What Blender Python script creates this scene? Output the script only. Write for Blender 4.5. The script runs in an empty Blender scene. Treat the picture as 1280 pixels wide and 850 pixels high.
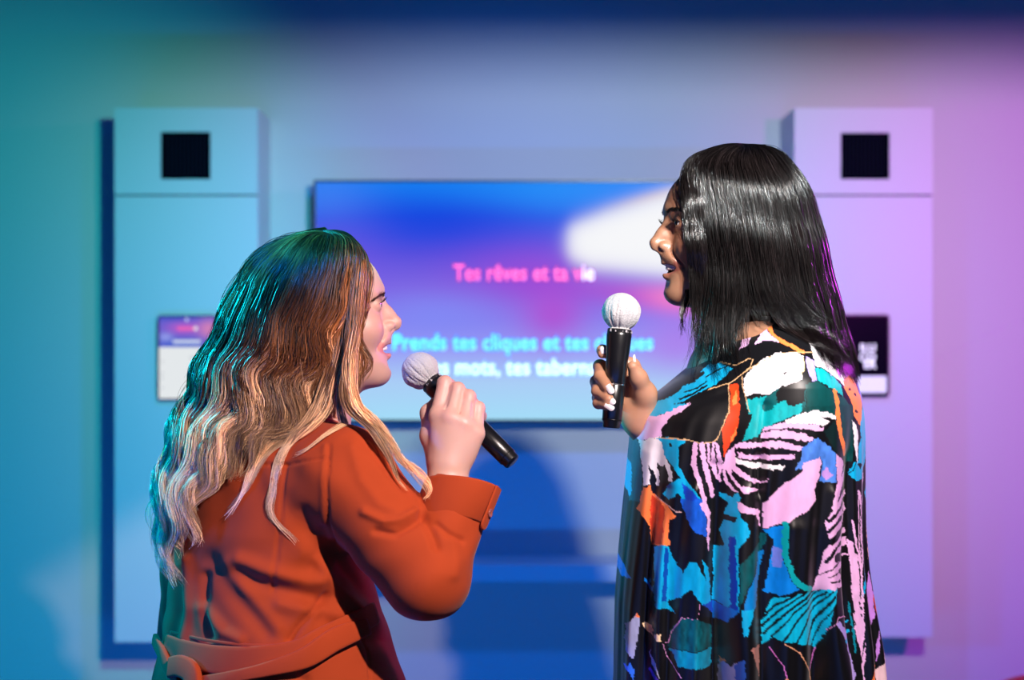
import bpy, math, random
import numpy as np
from mathutils import Vector, Matrix

random.seed(4)
RNG = np.random.default_rng(11)
scene = bpy.context.scene
COL = scene.collection

# ------------------------------------------------------------------ camera
FPX = 1615.0
CAMZ = 1.42
cam_data = bpy.data.cameras.new('camera')
cam_data.sensor_width = 36.0
cam_data.lens = FPX / 1280.0 * 36.0
cam_data.dof.use_dof = True
cam_data.dof.focus_distance = 1.86
cam_data.dof.aperture_fstop = 2.5
cam_data.clip_start = 0.05
cam = bpy.data.objects.new('camera', cam_data)
cam.location = (0, 0, CAMZ)
cam.rotation_euler = (math.pi / 2, 0, 0)
COL.objects.link(cam)
scene.camera = cam


def W(px, py, d):
    return Vector(((px - 640.0) / FPX * d, d, CAMZ - (py - 425.0) / FPX * d))


# ------------------------------------------------------------------ light
world = bpy.data.worlds.new('world')
world.use_nodes = True
world.node_tree.nodes['Background'].inputs[0].default_value = (0.01, 0.03, 0.12, 1)
world.node_tree.nodes['Background'].inputs[1].default_value = 0.3
scene.world = world
scene.view_settings.view_transform = 'Standard'
scene.view_settings.look = 'None'
scene.view_settings.gamma = 1.0
scene.view_settings.use_curve_mapping = False
scene.view_settings.exposure = 0.0


def aim(o, target):
    v = Vector(target) - o.location
    o.rotation_euler = v.to_track_quat('-Z', 'Y').to_euler()


def spot(name, loc, target, color, power, cone, blend, radius):
    L = bpy.data.lights.new(name, 'SPOT')
    L.color = color
    L.energy = power
    L.spot_size = math.radians(cone)
    L.spot_blend = blend
    L.shadow_soft_size = radius
    o = bpy.data.objects.new(name, L)
    o.location = loc
    aim(o, target)
    COL.objects.link(o)


def area(name, loc, target, color, power, sx, sy):
    L = bpy.data.lights.new(name, 'AREA')
    L.shape = 'RECTANGLE'
    L.size = sx
    L.size_y = sy
    L.color = color
    L.energy = power
    o = bpy.data.objects.new(name, L)
    o.location = loc
    aim(o, target)
    COL.objects.link(o)


spot('key_spot', (0.48, 0.80, 2.05), (0.17, 1.9, 1.00), (1.0, 0.82, 0.76), 140, 54, 0.18, 0.018)
spot('white_spot', (0.62, 0.80, 2.05), (0.45, 3.9, 1.66), (0.72, 0.84, 0.86), 260, 69, 1.0, 0.03)
spot('cyan_spot', (0.05, 1.42, 2.04), (-1.75, 3.9, 1.18), (0.04, 0.84, 0.70), 200, 64, 0.9, 0.025)
spot('blue_top', (-0.75, 0.95, 2.35), (-0.33, 1.9, 1.55), (0.0, 0.22, 1.0), 200, 17, 0.6, 0.04)
spot('violet_spot', (1.50, 0.75, 2.05), (2.4, 3.9, 1.45), (0.80, 0.03, 0.90), 330, 75, 0.9, 0.04)
spot('violet_fill', (1.2, 2.7, 2.25), (-0.73, 3.8, 1.75), (0.75, 0.45, 1.0), 26, 26, 0.8, 0.04)
area('blue_uplight', (0.1, 2.2, 0.12), (0.1, 3.9, 1.2), (0.0, 0.20, 1.0), 30, 4.8, 0.12)
spot('blue_down', (0.0, 2.3, 2.66), (0.0, 3.9, 0.25), (0.0, 0.15, 1.0), 125, 104, 1.0, 0.06)
area('blue_front', (-0.4, -0.4, 0.40), (0.0, 3.9, 1.0), (0.0, 0.17, 1.0), 10, 3.2, 0.3)
spot('blue_side', (-2.3, 1.1, 1.5), (-0.62, 1.95, 0.98), (0.0, 0.12, 1.0), 330, 27, 0.6, 0.15)
spot('cyan_back', (-1.9, 2.5, 2.05), (-0.50, 1.9, 1.32), (0.0, 0.75, 1.0), 300, 27, 0.5, 0.05)
spot('magenta_back', (1.9, 2.9, 1.9), (0.42, 1.93, 1.35), (0.8, 0.05, 1.0), 60, 38, 0.5, 0.05)


# ------------------------------------------------------------------ helpers
def lin(c):
    return tuple(((v / 255.0) / 12.92 if v / 255.0 <= 0.04045 else ((v / 255.0 + 0.055) / 1.055) ** 2.4) for v in c)


def mat(name, color=(0.5, 0.5, 0.5), rough=0.5, metal=0.0, attr=None, spec=0.5, sheen=0.0, bump=None, emit=None,
        coat=0.0, sss=0.0, vary=None):
    m = bpy.data.materials.new(name)
    m.use_nodes = True
    nt = m.node_tree
    b = nt.nodes['Principled BSDF']
    b.inputs['Base Color'].default_value = (*color, 1)
    b.inputs['Roughness'].default_value = rough
    b.inputs['Metallic'].default_value = metal
    b.inputs['Specular IOR Level'].default_value = spec
    b.inputs['Coat Weight'].default_value = coat
    if sheen:
        b.inputs['Sheen Weight'].default_value = sheen
        b.inputs['Sheen Roughness'].default_value = 0.4
    if sss:
        b.inputs['Subsurface Weight'].default_value = sss
        b.inputs['Subsurface Radius'].default_value = (0.012, 0.004, 0.002)
        b.inputs['Subsurface Scale'].default_value = 0.5
    src = None
    if attr:
        a = nt.nodes.new('ShaderNodeAttribute')
        a.attribute_name = attr
        src = a.outputs['Color']
        nt.links.new(src, b.inputs['Base Color'])
    if vary:  # (scale, amount)
        tc = nt.nodes.new('ShaderNodeTexCoord')
        n = nt.nodes.new('ShaderNodeTexNoise')
        n.inputs['Scale'].default_value = vary[0]
        n.inputs['Detail'].default_value = 4
        nt.links.new(tc.outputs['Object'], n.inputs['Vector'])
        mr = nt.nodes.new('ShaderNodeMapRange')
        mr.inputs['To Min'].default_value = 1 - vary[1]
        mr.inputs['To Max'].default_value = 1 + vary[1]
        nt.links.new(n.outputs['Fac'], mr.inputs['Value'])
        mx = nt.nodes.new('ShaderNodeVectorMath')
        mx.operation = 'SCALE'
        if src:
            nt.links.new(src, mx.inputs[0])
        else:
            mx.inputs[0].default_value = color
        nt.links.new(mr.outputs['Result'], mx.inputs['Scale'])
        nt.links.new(mx.outputs['Vector'], b.inputs['Base Color'])
    if bump:  # (scale, strength, distance)
        tc = nt.nodes.new('ShaderNodeTexCoord')
        n = nt.nodes.new('ShaderNodeTexNoise')
        n.inputs['Scale'].default_value = bump[0]
        n.inputs['Detail'].default_value = 3
        nt.links.new(tc.outputs['Object'], n.inputs['Vector'])
        bp = nt.nodes.new('ShaderNodeBump')
        bp.inputs['Strength'].default_value = bump[1]
        bp.inputs['Distance'].default_value = bump[2]
        nt.links.new(n.outputs['Fac'], bp.inputs['Height'])
        nt.links.new(bp.outputs['Normal'], b.inputs['Normal'])
    if emit:
        b.inputs['Emission Strength'].default_value = emit
        if attr:
            nt.links.new(src, b.inputs['Emission Color'])
            b.inputs['Base Color'].default_value = (0.0, 0.0, 0.0, 1)
            for l in list(nt.links):
                if l.to_socket == b.inputs['Base Color']:
                    nt.links.remove(l)
        else:
            b.inputs['Emission Color'].default_value = (*color, 1)
    return m


def mesh_np(name, V, Q, material=None, parent=None, col=None, smooth=True, attr='tint', link=True):
    """V (n,3) world coords, Q (m,k) faces of equal size or list of arrays."""
    me = bpy.data.meshes.new(name)
    V = np.asarray(V, dtype=np.float32)
    Qs = Q if isinstance(Q, list) else [Q]
    Qs = [np.asarray(q, dtype=np.int32) for q in Qs if len(q)]
    loops = np.concatenate([q.ravel() for q in Qs])
    counts = np.concatenate([np.full(len(q), q.shape[1], dtype=np.int32) for q in Qs])
    starts = np.concatenate([[0], np.cumsum(counts)[:-1]]).astype(np.int32)
    me.vertices.add(len(V))
    me.vertices.foreach_set('co', V.ravel())
    me.loops.add(len(loops))
    me.loops.foreach_set('vertex_index', loops)
    me.polygons.add(len(counts))
    me.polygons.foreach_set('loop_start', starts)
    me.polygons.foreach_set('loop_total', counts)
    if smooth:
        me.polygons.foreach_set('use_smooth', np.ones(len(counts), dtype=bool))
    if col is not None:
        ca = me.color_attributes.new(attr, 'FLOAT_COLOR', 'POINT')
        c4 = np.ones((len(V), 4), dtype=np.float32)
        c4[:, :3] = col
        ca.data.foreach_set('color', c4.ravel())
    me.update()
    me.validate()
    if material:
        me.materials.append(material)
    o = bpy.data.objects.new(name, me)
    if link:
        COL.objects.link(o)
    if parent:
        set_parent(o, parent)
    return o


def set_parent(o, p):
    o.parent = p
    # every parent stands unrotated: keep world coordinates
    wp = Vector((0, 0, 0))
    q = p
    while q:
        wp += q.location
        q = q.parent
    o.location = o.location - wp


def empty(name, loc):
    o = bpy.data.objects.new(name, None)
    o.location = loc
    o.empty_display_size = 0.1
    COL.objects.link(o)
    return o


def tag(o, label, cat, group=None, kind=None):
    o['label'] = label
    o['category'] = cat
    if group:
        o['group'] = group
    if kind:
        o['kind'] = kind
    return o


def box_arrays(lo, hi, bev=0.0):
    """box with chamfered edges as V, faces via bmesh"""
    import bmesh
    bm = bmesh.new()
    bmesh.ops.create_cube(bm, size=1)
    lo = Vector(lo)
    hi = Vector(hi)
    for v in bm.verts:
        v.co = Vector([lo[i] + (v.co[i] + .5) * (hi[i] - lo[i]) for i in range(3)])
    if bev > 0:
        bmesh.ops.bevel(bm, geom=list(bm.edges), offset=bev, segments=3, affect='EDGES', profile=.5)
    return bm


def boxes(name, items, material, parent=None, bev=0.002):
    import bmesh
    bm = bmesh.new()
    for it in items:
        lo, hi = it[0], it[1]
        b = box_arrays(lo, hi, it[2] if len(it) > 2 else bev)
        tmp = bpy.data.meshes.new('tmp')
        b.to_mesh(tmp)
        b.free()
        bm.from_mesh(tmp)
        bpy.data.meshes.remove(tmp)
    me = bpy.data.meshes.new(name)
    bm.to_mesh(me)
    bm.free()
    me.materials.append(material)
    o = bpy.data.objects.new(name, me)
    COL.objects.link(o)
    if parent:
        set_parent(o, parent)
    return o


def prism_xz(name, outline, y0, y1, material, parent=None, smooth=False):
    """extrude an (x,z) outline between two depths"""
    n = len(outline)
    V = [(x, y0, z) for x, z in outline] + [(x, y1, z) for x, z in outline]
    me = bpy.data.meshes.new(name)
    F = [tuple(range(n)), tuple(range(2 * n - 1, n - 1, -1))]
    for i in range(n):
        j = (i + 1) % n
        F.append((i, i + n, j + n, j))
    me.from_pydata(V, [], F)
    me.update()
    me.materials.append(material)
    o = bpy.data.objects.new(name, me)
    COL.objects.link(o)
    if parent:
        set_parent(o, parent)
    return o


def rrect(x0, x1, z0, z1, r, n=6):
    pts = []
    for cx, cz, a0 in ((x1 - r, z1 - r, 0), (x0 + r, z1 - r, 90), (x0 + r, z0 + r, 180), (x1 - r, z0 + r, 270)):
        for k in range(n + 1):
            a = math.radians(a0 + 90 * k / n)
            pts.append((cx + r * math.cos(a), cz + r * math.sin(a)))
    return pts


def lathe_axis(name, p0, p1, prof, material, parent=None, seg=48, disp=None):
    """prof: list of (t along axis in metres from p0, radius)"""
    p0 = np.array(p0)
    p1 = np.array(p1)
    ax = p1 - p0
    ax = ax / np.linalg.norm(ax)
    ref = np.array((0, 1.0, 0)) if abs(ax[1]) < .9 else np.array((1.0, 0, 0))
    e1 = np.cross(ax, ref)
    e1 /= np.linalg.norm(e1)
    e2 = np.cross(ax, e1)
    V = []
    for t, r in prof:
        for k in range(seg):
            a = 2 * math.pi * k / seg
            rr = r + (disp(t, a) if disp else 0)
            V.append(p0 + ax * t + (e1 * math.cos(a) + e2 * math.sin(a)) * rr)
    Q = []
    m = len(prof)
    for i in range(m - 1):
        for k in range(seg):
            k2 = (k + 1) % seg
            Q.append((i * seg + k, i * seg + k2, (i + 1) * seg + k2, (i + 1) * seg + k))
    return mesh_np(name, V, np.array(Q), material, parent)


# ---- distance field modelling -------------------------------------------------
class Field:
    def __init__(s, lo, hi, h):
        s.lo = np.array(lo, dtype=np.float32)
        s.h = h
        s.n = np.ceil((np.array(hi) - np.array(lo)) / h).astype(int) + 1
        s.F = np.full(s.n, 0.2, dtype=np.float32)
        s.ax = [s.lo[i] + h * np.arange(s.n[i], dtype=np.float32) for i in range(3)]

    def _sl(s, lo, hi):
        a = np.clip(np.floor((np.array(lo) - s.lo) / s.h).astype(int), 0, s.n)
        b = np.clip(np.ceil((np.array(hi) - s.lo) / s.h).astype(int) + 1, 0, s.n)
        return tuple(slice(a[i], b[i]) for i in range(3))

    def _grid(s, sl):
        return (s.ax[0][sl[0]][:, None, None], s.ax[1][sl[1]][None, :, None], s.ax[2][sl[2]][None, None, :])

    def op(s, fn, lo, hi, k, sub=False):
        pad = max(k, 0.0) + 4 * s.h + 0.012
        sl = s._sl(np.array(lo) - pad, np.array(hi) + pad)
        if any(q.stop <= q.start for q in sl):
            return
        d = fn(*s._grid(sl))
        a = s.F[sl]
        if sub:
            d = -d
            hh = np.maximum(k - np.abs(a - d), 0) / max(k, 1e-6)
            s.F[sl] = np.maximum(a, d) + hh * hh * k * .25
        else:
            hh = np.maximum(k - np.abs(a - d), 0) / max(k, 1e-6)
            s.F[sl] = np.minimum(a, d) - hh * hh * k * .25

    def cap(s, a, b, r1, r2=None, k=.01, sub=False):
        r2 = r1 if r2 is None else r2
        a = np.array(a, dtype=np.float32)
        b = np.array(b, dtype=np.float32)
        ab = b - a
        L = float(ab @ ab) + 1e-9

        def fn(X, Y, Z):
            t = np.clip(((X - a[0]) * ab[0] + (Y - a[1]) * ab[1] + (Z - a[2]) * ab[2]) / L, 0, 1)
            return np.sqrt((X - a[0] - t * ab[0]) ** 2 + (Y - a[1] - t * ab[1]) ** 2 + (Z - a[2] - t * ab[2]) ** 2) - (r1 + (r2 - r1) * t)
        R = max(r1, r2)
        s.op(fn, np.minimum(a, b) - R, np.maximum(a, b) + R, k, sub)

    def chain(s, pts, rad, k=.008):
        for i in range(len(pts) - 1):
            s.cap(pts[i], pts[i + 1], rad[i], rad[i + 1], k)

    def ell(s, c, r, k=.01, R=None, sub=False):
        c = np.array(c, dtype=np.float32)
        r = np.array(r, dtype=np.float32)
        M = np.eye(3) if R is None else np.array(R)

        def fn(X, Y, Z):
            x, y, z = X - c[0], Y - c[1], Z - c[2]
            q = [(x * M[0][i] + y * M[1][i] + z * M[2][i]) / r[i] for i in range(3)]
            k0 = np.sqrt(q[0] ** 2 + q[1] ** 2 + q[2] ** 2) + 1e-6
            k1 = np.sqrt((q[0] / r[0]) ** 2 + (q[1] / r[1]) ** 2 + (q[2] / r[2]) ** 2) + 1e-6
            return k0 * (k0 - 1) / k1
        m = r.max()
        s.op(fn, c - m, c + m, k, sub)

    def sample(s, P):
        q = (P - s.lo) / s.h
        inside = np.all((q >= 0) & (q < s.n - 1.001), axis=1)
        out = np.full(len(P), 0.2, dtype=np.float32)
        qi = q[inside]
        i = np.floor(qi).astype(int)
        f = qi - i
        r = 0
        for dx in (0, 1):
            for dy in (0, 1):
                for dz in (0, 1):
                    w = (f[:, 0] if dx else 1 - f[:, 0]) * (f[:, 1] if dy else 1 - f[:, 1]) * (f[:, 2] if dz else 1 - f[:, 2])
                    r = r + w * s.F[i[:, 0] + dx, i[:, 1] + dy, i[:, 2] + dz]
        out[inside] = r
        return out

    def grad(s, P):
        e = s.h
        g = np.stack([s.sample(P + np.eye(3)[k] * e) - s.sample(P - np.eye(3)[k] * e) for k in range(3)], axis=1)
        n = np.linalg.norm(g, axis=1, keepdims=True) + 1e-9
        return g / n

    def push(s, P, clear, iters=3):
        P = P.copy()
        for _ in range(iters):
            d = s.sample(P)
            cl = np.broadcast_to(clear, d.shape)
            m = d < cl
            if not m.any():
                break
            g = s.grad(P[m])
            P[m] += g * (cl[m] - d[m])[:, None]
        return P

    def mesh(s):
        F = s.F
        n = np.array(F.shape) - 1
        ins = F < 0
        c = np.zeros(n, dtype=np.int8)
        for dx in (0, 1):
            for dy in (0, 1):
                for dz in (0, 1):
                    c += ins[dx:n[0] + dx, dy:n[1] + dy, dz:n[2] + dz]
        act = np.argwhere((c > 0) & (c < 8))
        idx = np.full(n, -1, dtype=np.int32)
        idx[act[:, 0], act[:, 1], act[:, 2]] = np.arange(len(act))
        acc = np.zeros((len(act), 3), dtype=np.float64)
        cnt = np.zeros(len(act))
        for axis in range(3):
            o1, o2 = [a for a in range(3) if a != axis]
            for u in (0, 1):
                for v in (0, 1):
                    off = np.zeros(3, dtype=int)
                    off[o1] = u
                    off[o2] = v
                    A = act + off
                    B = A.copy()
                    B[:, axis] += 1
                    fa = F[A[:, 0], A[:, 1], A[:, 2]]
                    fb = F[B[:, 0], B[:, 1], B[:, 2]]
                    m = (fa < 0) != (fb < 0)
                    t = fa[m] / (fa[m] - fb[m])
                    p = A[m].astype(float)
                    p[:, axis] += t
                    acc[m] += p
                    cnt[m] += 1
        V = acc / cnt[:, None] * s.h + s.lo
        quads = []
        for axis in range(3):
            o1, o2 = [(1, 2), (2, 0), (0, 1)][axis]
            sl0 = [slice(None)] * 3
            sl1 = [slice(None)] * 3
            sl0[axis] = slice(0, -1)
            sl1[axis] = slice(1, None)
            ia, ib = ins[tuple(sl0)], ins[tuple(sl1)]
            e = np.argwhere(ia != ib)
            e = e[(e[:, o1] > 0) & (e[:, o2] > 0) & (e[:, o1] < n[o1]) & (e[:, o2] < n[o2])]
            flip = ia[e[:, 0], e[:, 1], e[:, 2]]
            cs = []
            for du, dv in ((-1, -1), (0, -1), (0, 0), (-1, 0)):
                q = e.copy()
                q[:, o1] += du
                q[:, o2] += dv
                cs.append(idx[q[:, 0], q[:, 1], q[:, 2]])
            q = np.stack(cs, axis=1)
            q[~flip] = q[~flip][:, ::-1]
            quads.append(q)
        Q = np.concatenate(quads)
        Q = Q[(Q >= 0).all(axis=1)]
        # two relaxation steps towards the iso surface
        for _ in range(2):
            d = s.sample(V)
            V = V - s.grad(V) * np.clip(d, -s.h, s.h)[:, None]
        return V, Q


def smooth_mesh(V, Q, it=2, lam=.5):
    n = len(V)
    a = Q.ravel()
    b = np.roll(Q, -1, axis=1).ravel()
    deg = np.bincount(a, minlength=n) + np.bincount(b, minlength=n)
    for _ in range(it):
        S = np.zeros_like(V)
        for k in range(3):
            S[:, k] = np.bincount(a, V[b, k], n) + np.bincount(b, V[a, k], n)
        V = V + lam * (S / np.maximum(deg, 1)[:, None] - V)
    return V


def vert_normals(V, Q):
    fn = np.cross(V[Q[:, 2]] - V[Q[:, 0]], V[Q[:, 3]] - V[Q[:, 1]])
    N = np.zeros_like(V)
    for k in range(Q.shape[1]):
        for c in range(3):
            N[:, c] += np.bincount(Q[:, k], fn[:, c], len(V))
    return N / (np.linalg.norm(N, axis=1, keepdims=True) + 1e-12)


def to_px(V):
    return 640 + V[:, 0] / V[:, 1] * FPX, 425 - (V[:, 2] - CAMZ) / V[:, 1] * FPX


def seg_dist(px, py, pl):
    best = np.full(px.shape, 1e9)
    for (x0, y0), (x1, y1) in zip(pl[:-1], pl[1:]):
        dx, dy = x1 - x0, y1 - y0
        t = np.clip(((px - x0) * dx + (py - y0) * dy) / (dx * dx + dy * dy + 1e-9), 0, 1)
        best = np.minimum(best, np.hypot(px - x0 - t * dx, py - y0 - t * dy))
    return best


def catmull(P, m):
    """resample polyline P (k,dim) to m points, smooth"""
    P = np.asarray(P, dtype=float)
    k = len(P)
    seg = np.linalg.norm(np.diff(P[:, :2], axis=0), axis=1) + 1e-6
    s = np.concatenate([[0], np.cumsum(seg)])
    s /= s[-1]
    u = np.linspace(0, 1, m)
    i = np.clip(np.searchsorted(s, u, side='right') - 1, 0, k - 2)
    f = ((u - s[i]) / (s[i + 1] - s[i]))[:, None]
    Pe = np.vstack([2 * P[0] - P[1], P, 2 * P[-1] - P[-2]])
    p0, p1, p2, p3 = Pe[i], Pe[i + 1], Pe[i + 2], Pe[i + 3]
    return .5 * (2 * p1 + (p2 - p0) * f + (2 * p0 - 5 * p1 + 4 * p2 - p3) * f ** 2 + (3 * p1 - p0 - 3 * p2 + p3) * f ** 3)


def tubes(P, R, C, sides=3):
    """P (n,m,3) strands, R (n,m), C (n,m,3) -> V,Q,col"""
    n, m, _ = P.shape
    T = np.gradient(P, axis=1)
    T /= np.linalg.norm(T, axis=2, keepdims=True) + 1e-9
    ref = RNG.normal(size=(n, 1, 3))
    ref[:, :, 2] *= .2
    e1 = np.cross(T, np.broadcast_to(ref, T.shape))
    e1 /= np.linalg.norm(e1, axis=2, keepdims=True) + 1e-9
    e2 = np.cross(T, e1)
    V = np.empty((n, m, sides, 3))
    for k in range(sides):
        a = 2 * math.pi * k / sides
        V[:, :, k] = P + (e1 * math.cos(a) + e2 * math.sin(a)) * R[:, :, None]
    idx = np.arange(n * m * sides).reshape(n, m, sides)
    Q = np.stack([idx[:, :-1, :], np.roll(idx, -1, 2)[:, :-1, :], np.roll(idx, -1, 2)[:, 1:, :], idx[:, 1:, :]], axis=-1).reshape(-1, 4)
    Cc = np.repeat(C[:, :, None, :], sides, axis=2).reshape(-1, 3)
    return V.reshape(-1, 3), Q, Cc


# ------------------------------------------------------------------ materials
M_wall = mat('painted_wall', (0.50, 0.50, 0.50), .75, bump=(60, .08, .002))
M_ceil = mat('ceiling_paint', (0.05, 0.05, 0.07), .85)
M_side = mat('dark_wall_paint', (0.10, 0.10, 0.13), .8)
M_floor = mat('floor_vinyl', (0.05, 0.05, 0.06), .45, vary=(6, .15))
M_cab = mat('cabinet_lacquer', (0.52, 0.53, 0.55), .45, bump=(90, .04, .001))
M_seam = mat('cabinet_gap', (0.05, 0.05, 0.06), .8)
M_black = mat('black_plastic', (0.004, 0.004, 0.005), .35, spec=.3)
M_mic = mat('microphone_body', (0.006, 0.006, 0.008), .28, spec=.6)
M_bezel = mat('tv_bezel', (0.004, 0.005, 0.008), .3)
M_grille = mat('speaker_cloth', (0.003, 0.004, 0.012), .8, spec=.05)
M_hollow = mat('speaker_hollow', (0.001, 0.001, 0.002), .9, spec=.02)
M_chrome = mat('brushed_metal', (0.6, 0.6, 0.62), .25, metal=1)
M_cover = mat('hygiene_cover', (0.47, 0.455, 0.465), .8, bump=(420, .9, .002), sheen=.2)
M_red = mat('red_upholstery', (0.55, 0.01, 0.01), .6, bump=(200, .3, .001))
M_leg = mat('dark_wood', (0.03, 0.02, 0.015), .5)

# ------------------------------------------------------------------ room
YW = 3.9


def struct(o):
    o['kind'] = 'structure'
    return o


X0, X1, Y0, ZC = -2.75, 2.95, -1.8, 2.75
struct(boxes('wall_back', [((X0 - .1, YW, 0), (X1 + .1, YW + .12, ZC), 0)], M_wall))
struct(boxes('wall_left', [((X0 - .12, Y0, 0), (X0, YW, ZC), 0)], M_side))
struct(boxes('wall_right', [((X1, Y0, 0), (X1 + .12, YW, ZC), 0)], M_side))
struct(boxes('wall_front', [((X0 - .1, Y0 - .12, 0), (X1 + .1, Y0, ZC), 0)], M_side))
struct(boxes('floor', [((X0 - .1, Y0 - .1, -.1), (X1 + .1, YW + .1, 0), 0)], M_floor))
struct(boxes('ceiling', [((X0 - .1, Y0 - .1, ZC), (X1 + .1, YW + .1, ZC + .1), 0)], M_ceil))
struct(boxes('added_shadow_beam', [((X0, 1.28, 2.090), (X1, 1.36, ZC), 0)], M_ceil))  # unseen beam, added to cut the spots and shade the top of wall_back
struct(boxes('baseboard_back', [((X0, YW - .015, 0), (X1, YW, .09), .002)], M_cab))


# ------------------------------------------------------------------ cabinets
def cabinet(x0px, x1px, hole, label, zb_px):
    yf = 3.7
    a = W(x0px, 135, yf)
    b = W(x1px, zb_px, yf)
    x0, x1, zt, zb = a.x, b.x, a.z, b.z
    seam = W(0, 244, yf).z
    root = empty('wall_cabinet', ((x0 + x1) / 2, yf + .1, zb))
    tag(root, label, 'cabinet')
    t = .018
    boxes('carcass', [((x0, yf + t, zb), (x1, YW, zt), .002)], M_cab, root)
    h0 = W(hole[0], hole[1], yf)
    h1 = W(hole[2], hole[3], yf)
    g = .0025
    # upper panel with the square opening
    up = [((x0, yf, seam + g), (h0.x, yf + t, zt)), ((h1.x, yf, seam + g), (x1, yf + t, zt)),
          ((h0.x, yf, h0.z), (h1.x, yf + t, zt)), ((h0.x, yf, seam + g), (h1.x, yf + t, h1.z))]
    boxes('upper_panel', [(p, q, 0) for p, q in up], M_cab, root)
    boxes('lower_door', [((x0, yf, zb), (x1, yf + t, seam - g), .0015)], M_cab, root)
    boxes('seam_strip', [((x0 + .001, yf + .004, seam - g), (x1 - .001, yf + t, seam + g), 0)], M_seam, root)
    fr = empty('speaker', ((h0.x + h1.x) / 2, yf + .01, (h0.z + h1.z) / 2))
    set_parent(fr, root)
    w = h1.x - h0.x
    boxes('speaker_frame', [((h0.x, yf + .003, h1.z), (h0.x + .005, yf + t, h0.z), 0), ((h1.x - .005, yf + .003, h1.z), (h1.x, yf + t, h0.z), 0),
                            ((h0.x, yf + .003, h0.z - .005), (h1.x, yf + t, h0.z), 0), ((h0.x, yf + .003, h1.z), (h1.x, yf + t, h1.z + .005), 0),
                            ((h0.x, yf + .0165, h1.z), (h1.x, yf + t, h0.z), 0)], M_hollow, fr)
    bars = []
    for k in range(11):
        xx = h0.x + w * (k + .8) / 12.2
        bars.append(((xx, yf + .008, h1.z + .006), (xx + w * .035, yf + .014, h0.z - .006), 0))
    boxes('grille', bars, M_grille, fr)
    return root, x0, x1, yf


cabL = cabinet(143, 322, (201, 165, 263, 224), 'pale wall cabinet left of the television, cyan lit, tablet showing a white page', 803)
cabR = cabinet(993, 1166, (1051, 166, 1112, 224), 'pale wall cabinet right of the television, behind the black haired woman', 797)

# shelf between the cabinets
zs = W(0, 706, 3.72).z
sh = boxes('wall_shelf', [((cabL[2], 3.72, zs - .05), (cabR[1], YW, zs), .003)], M_cab)
tag(sh, 'long pale ledge along the wall under the television', 'shelf')

# ------------------------------------------------------------------ television
tvy = 3.80
tv = empty('television', W(655, 528, tvy))
tag(tv, 'flat television on the back wall showing pink and white song lyrics', 'television')
p0, p1 = W(392, 225, tvy), W(918, 528, tvy)
bz = .006
boxes('bezel', [((p0.x, tvy, p1.z), (p0.x + bz, tvy + .03, p0.z), .001), ((p1.x - bz, tvy, p1.z), (p1.x, tvy + .03, p0.z), .001),
                ((p0.x, tvy, p0.z - bz), (p1.x, tvy + .03, p0.z), .001), ((p0.x, tvy, p1.z), (p1.x, tvy + .03, p1.z + .008), .001)], M_bezel, tv, 0)
boxes('back_shell', [((p0.x + .002, tvy + .012, p1.z + .002), (p1.x - .002, tvy + .035, p0.z - .002), .004),
                     ((p0.x + .25, tvy + .03, p1.z + .15), (p1.x - .25, YW - .004, p0.z - .15), .004)], M_bezel, tv)


def blob(x, y, cx, cy, sx, sy, rot=0):
    c, s = math.cos(math.radians(rot)), math.sin(math.radians(rot))
    u = (x - cx) * c + (y - cy) * s
    v = -(x - cx) * s + (y - cy) * c
    return np.exp(-(u / sx) ** 2 - (v / sy) ** 2)


def grid_screen(name, x0, x1, z0, z1, y, nx, nz, colfn, material, parent):
    xs = np.linspace(x0, x1, nx)
    zs_ = np.linspace(z1, z0, nz)
    X, Z = np.meshgrid(xs, zs_)
    V = np.stack([X.ravel(), np.full(X.size, y), Z.ravel()], axis=1)
    idx = np.arange(nx * nz).reshape(nz, nx)
    Q = np.stack([idx[:-1, :-1], idx[1:, :-1], idx[1:, 1:], idx[:-1, 1:]], axis=-1).reshape(-1, 4)
    U, T = np.meshgrid(np.linspace(0, 1, nx), np.linspace(0, 1, nz))
    c = colfn(U.ravel(), T.ravel())
    return mesh_np(name, V, Q, material, parent, col=c)


def mixc(base, col, w):
    return base * (1 - w[:, None]) + np.array(lin(col))[None, :] * w[:, None]


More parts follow.
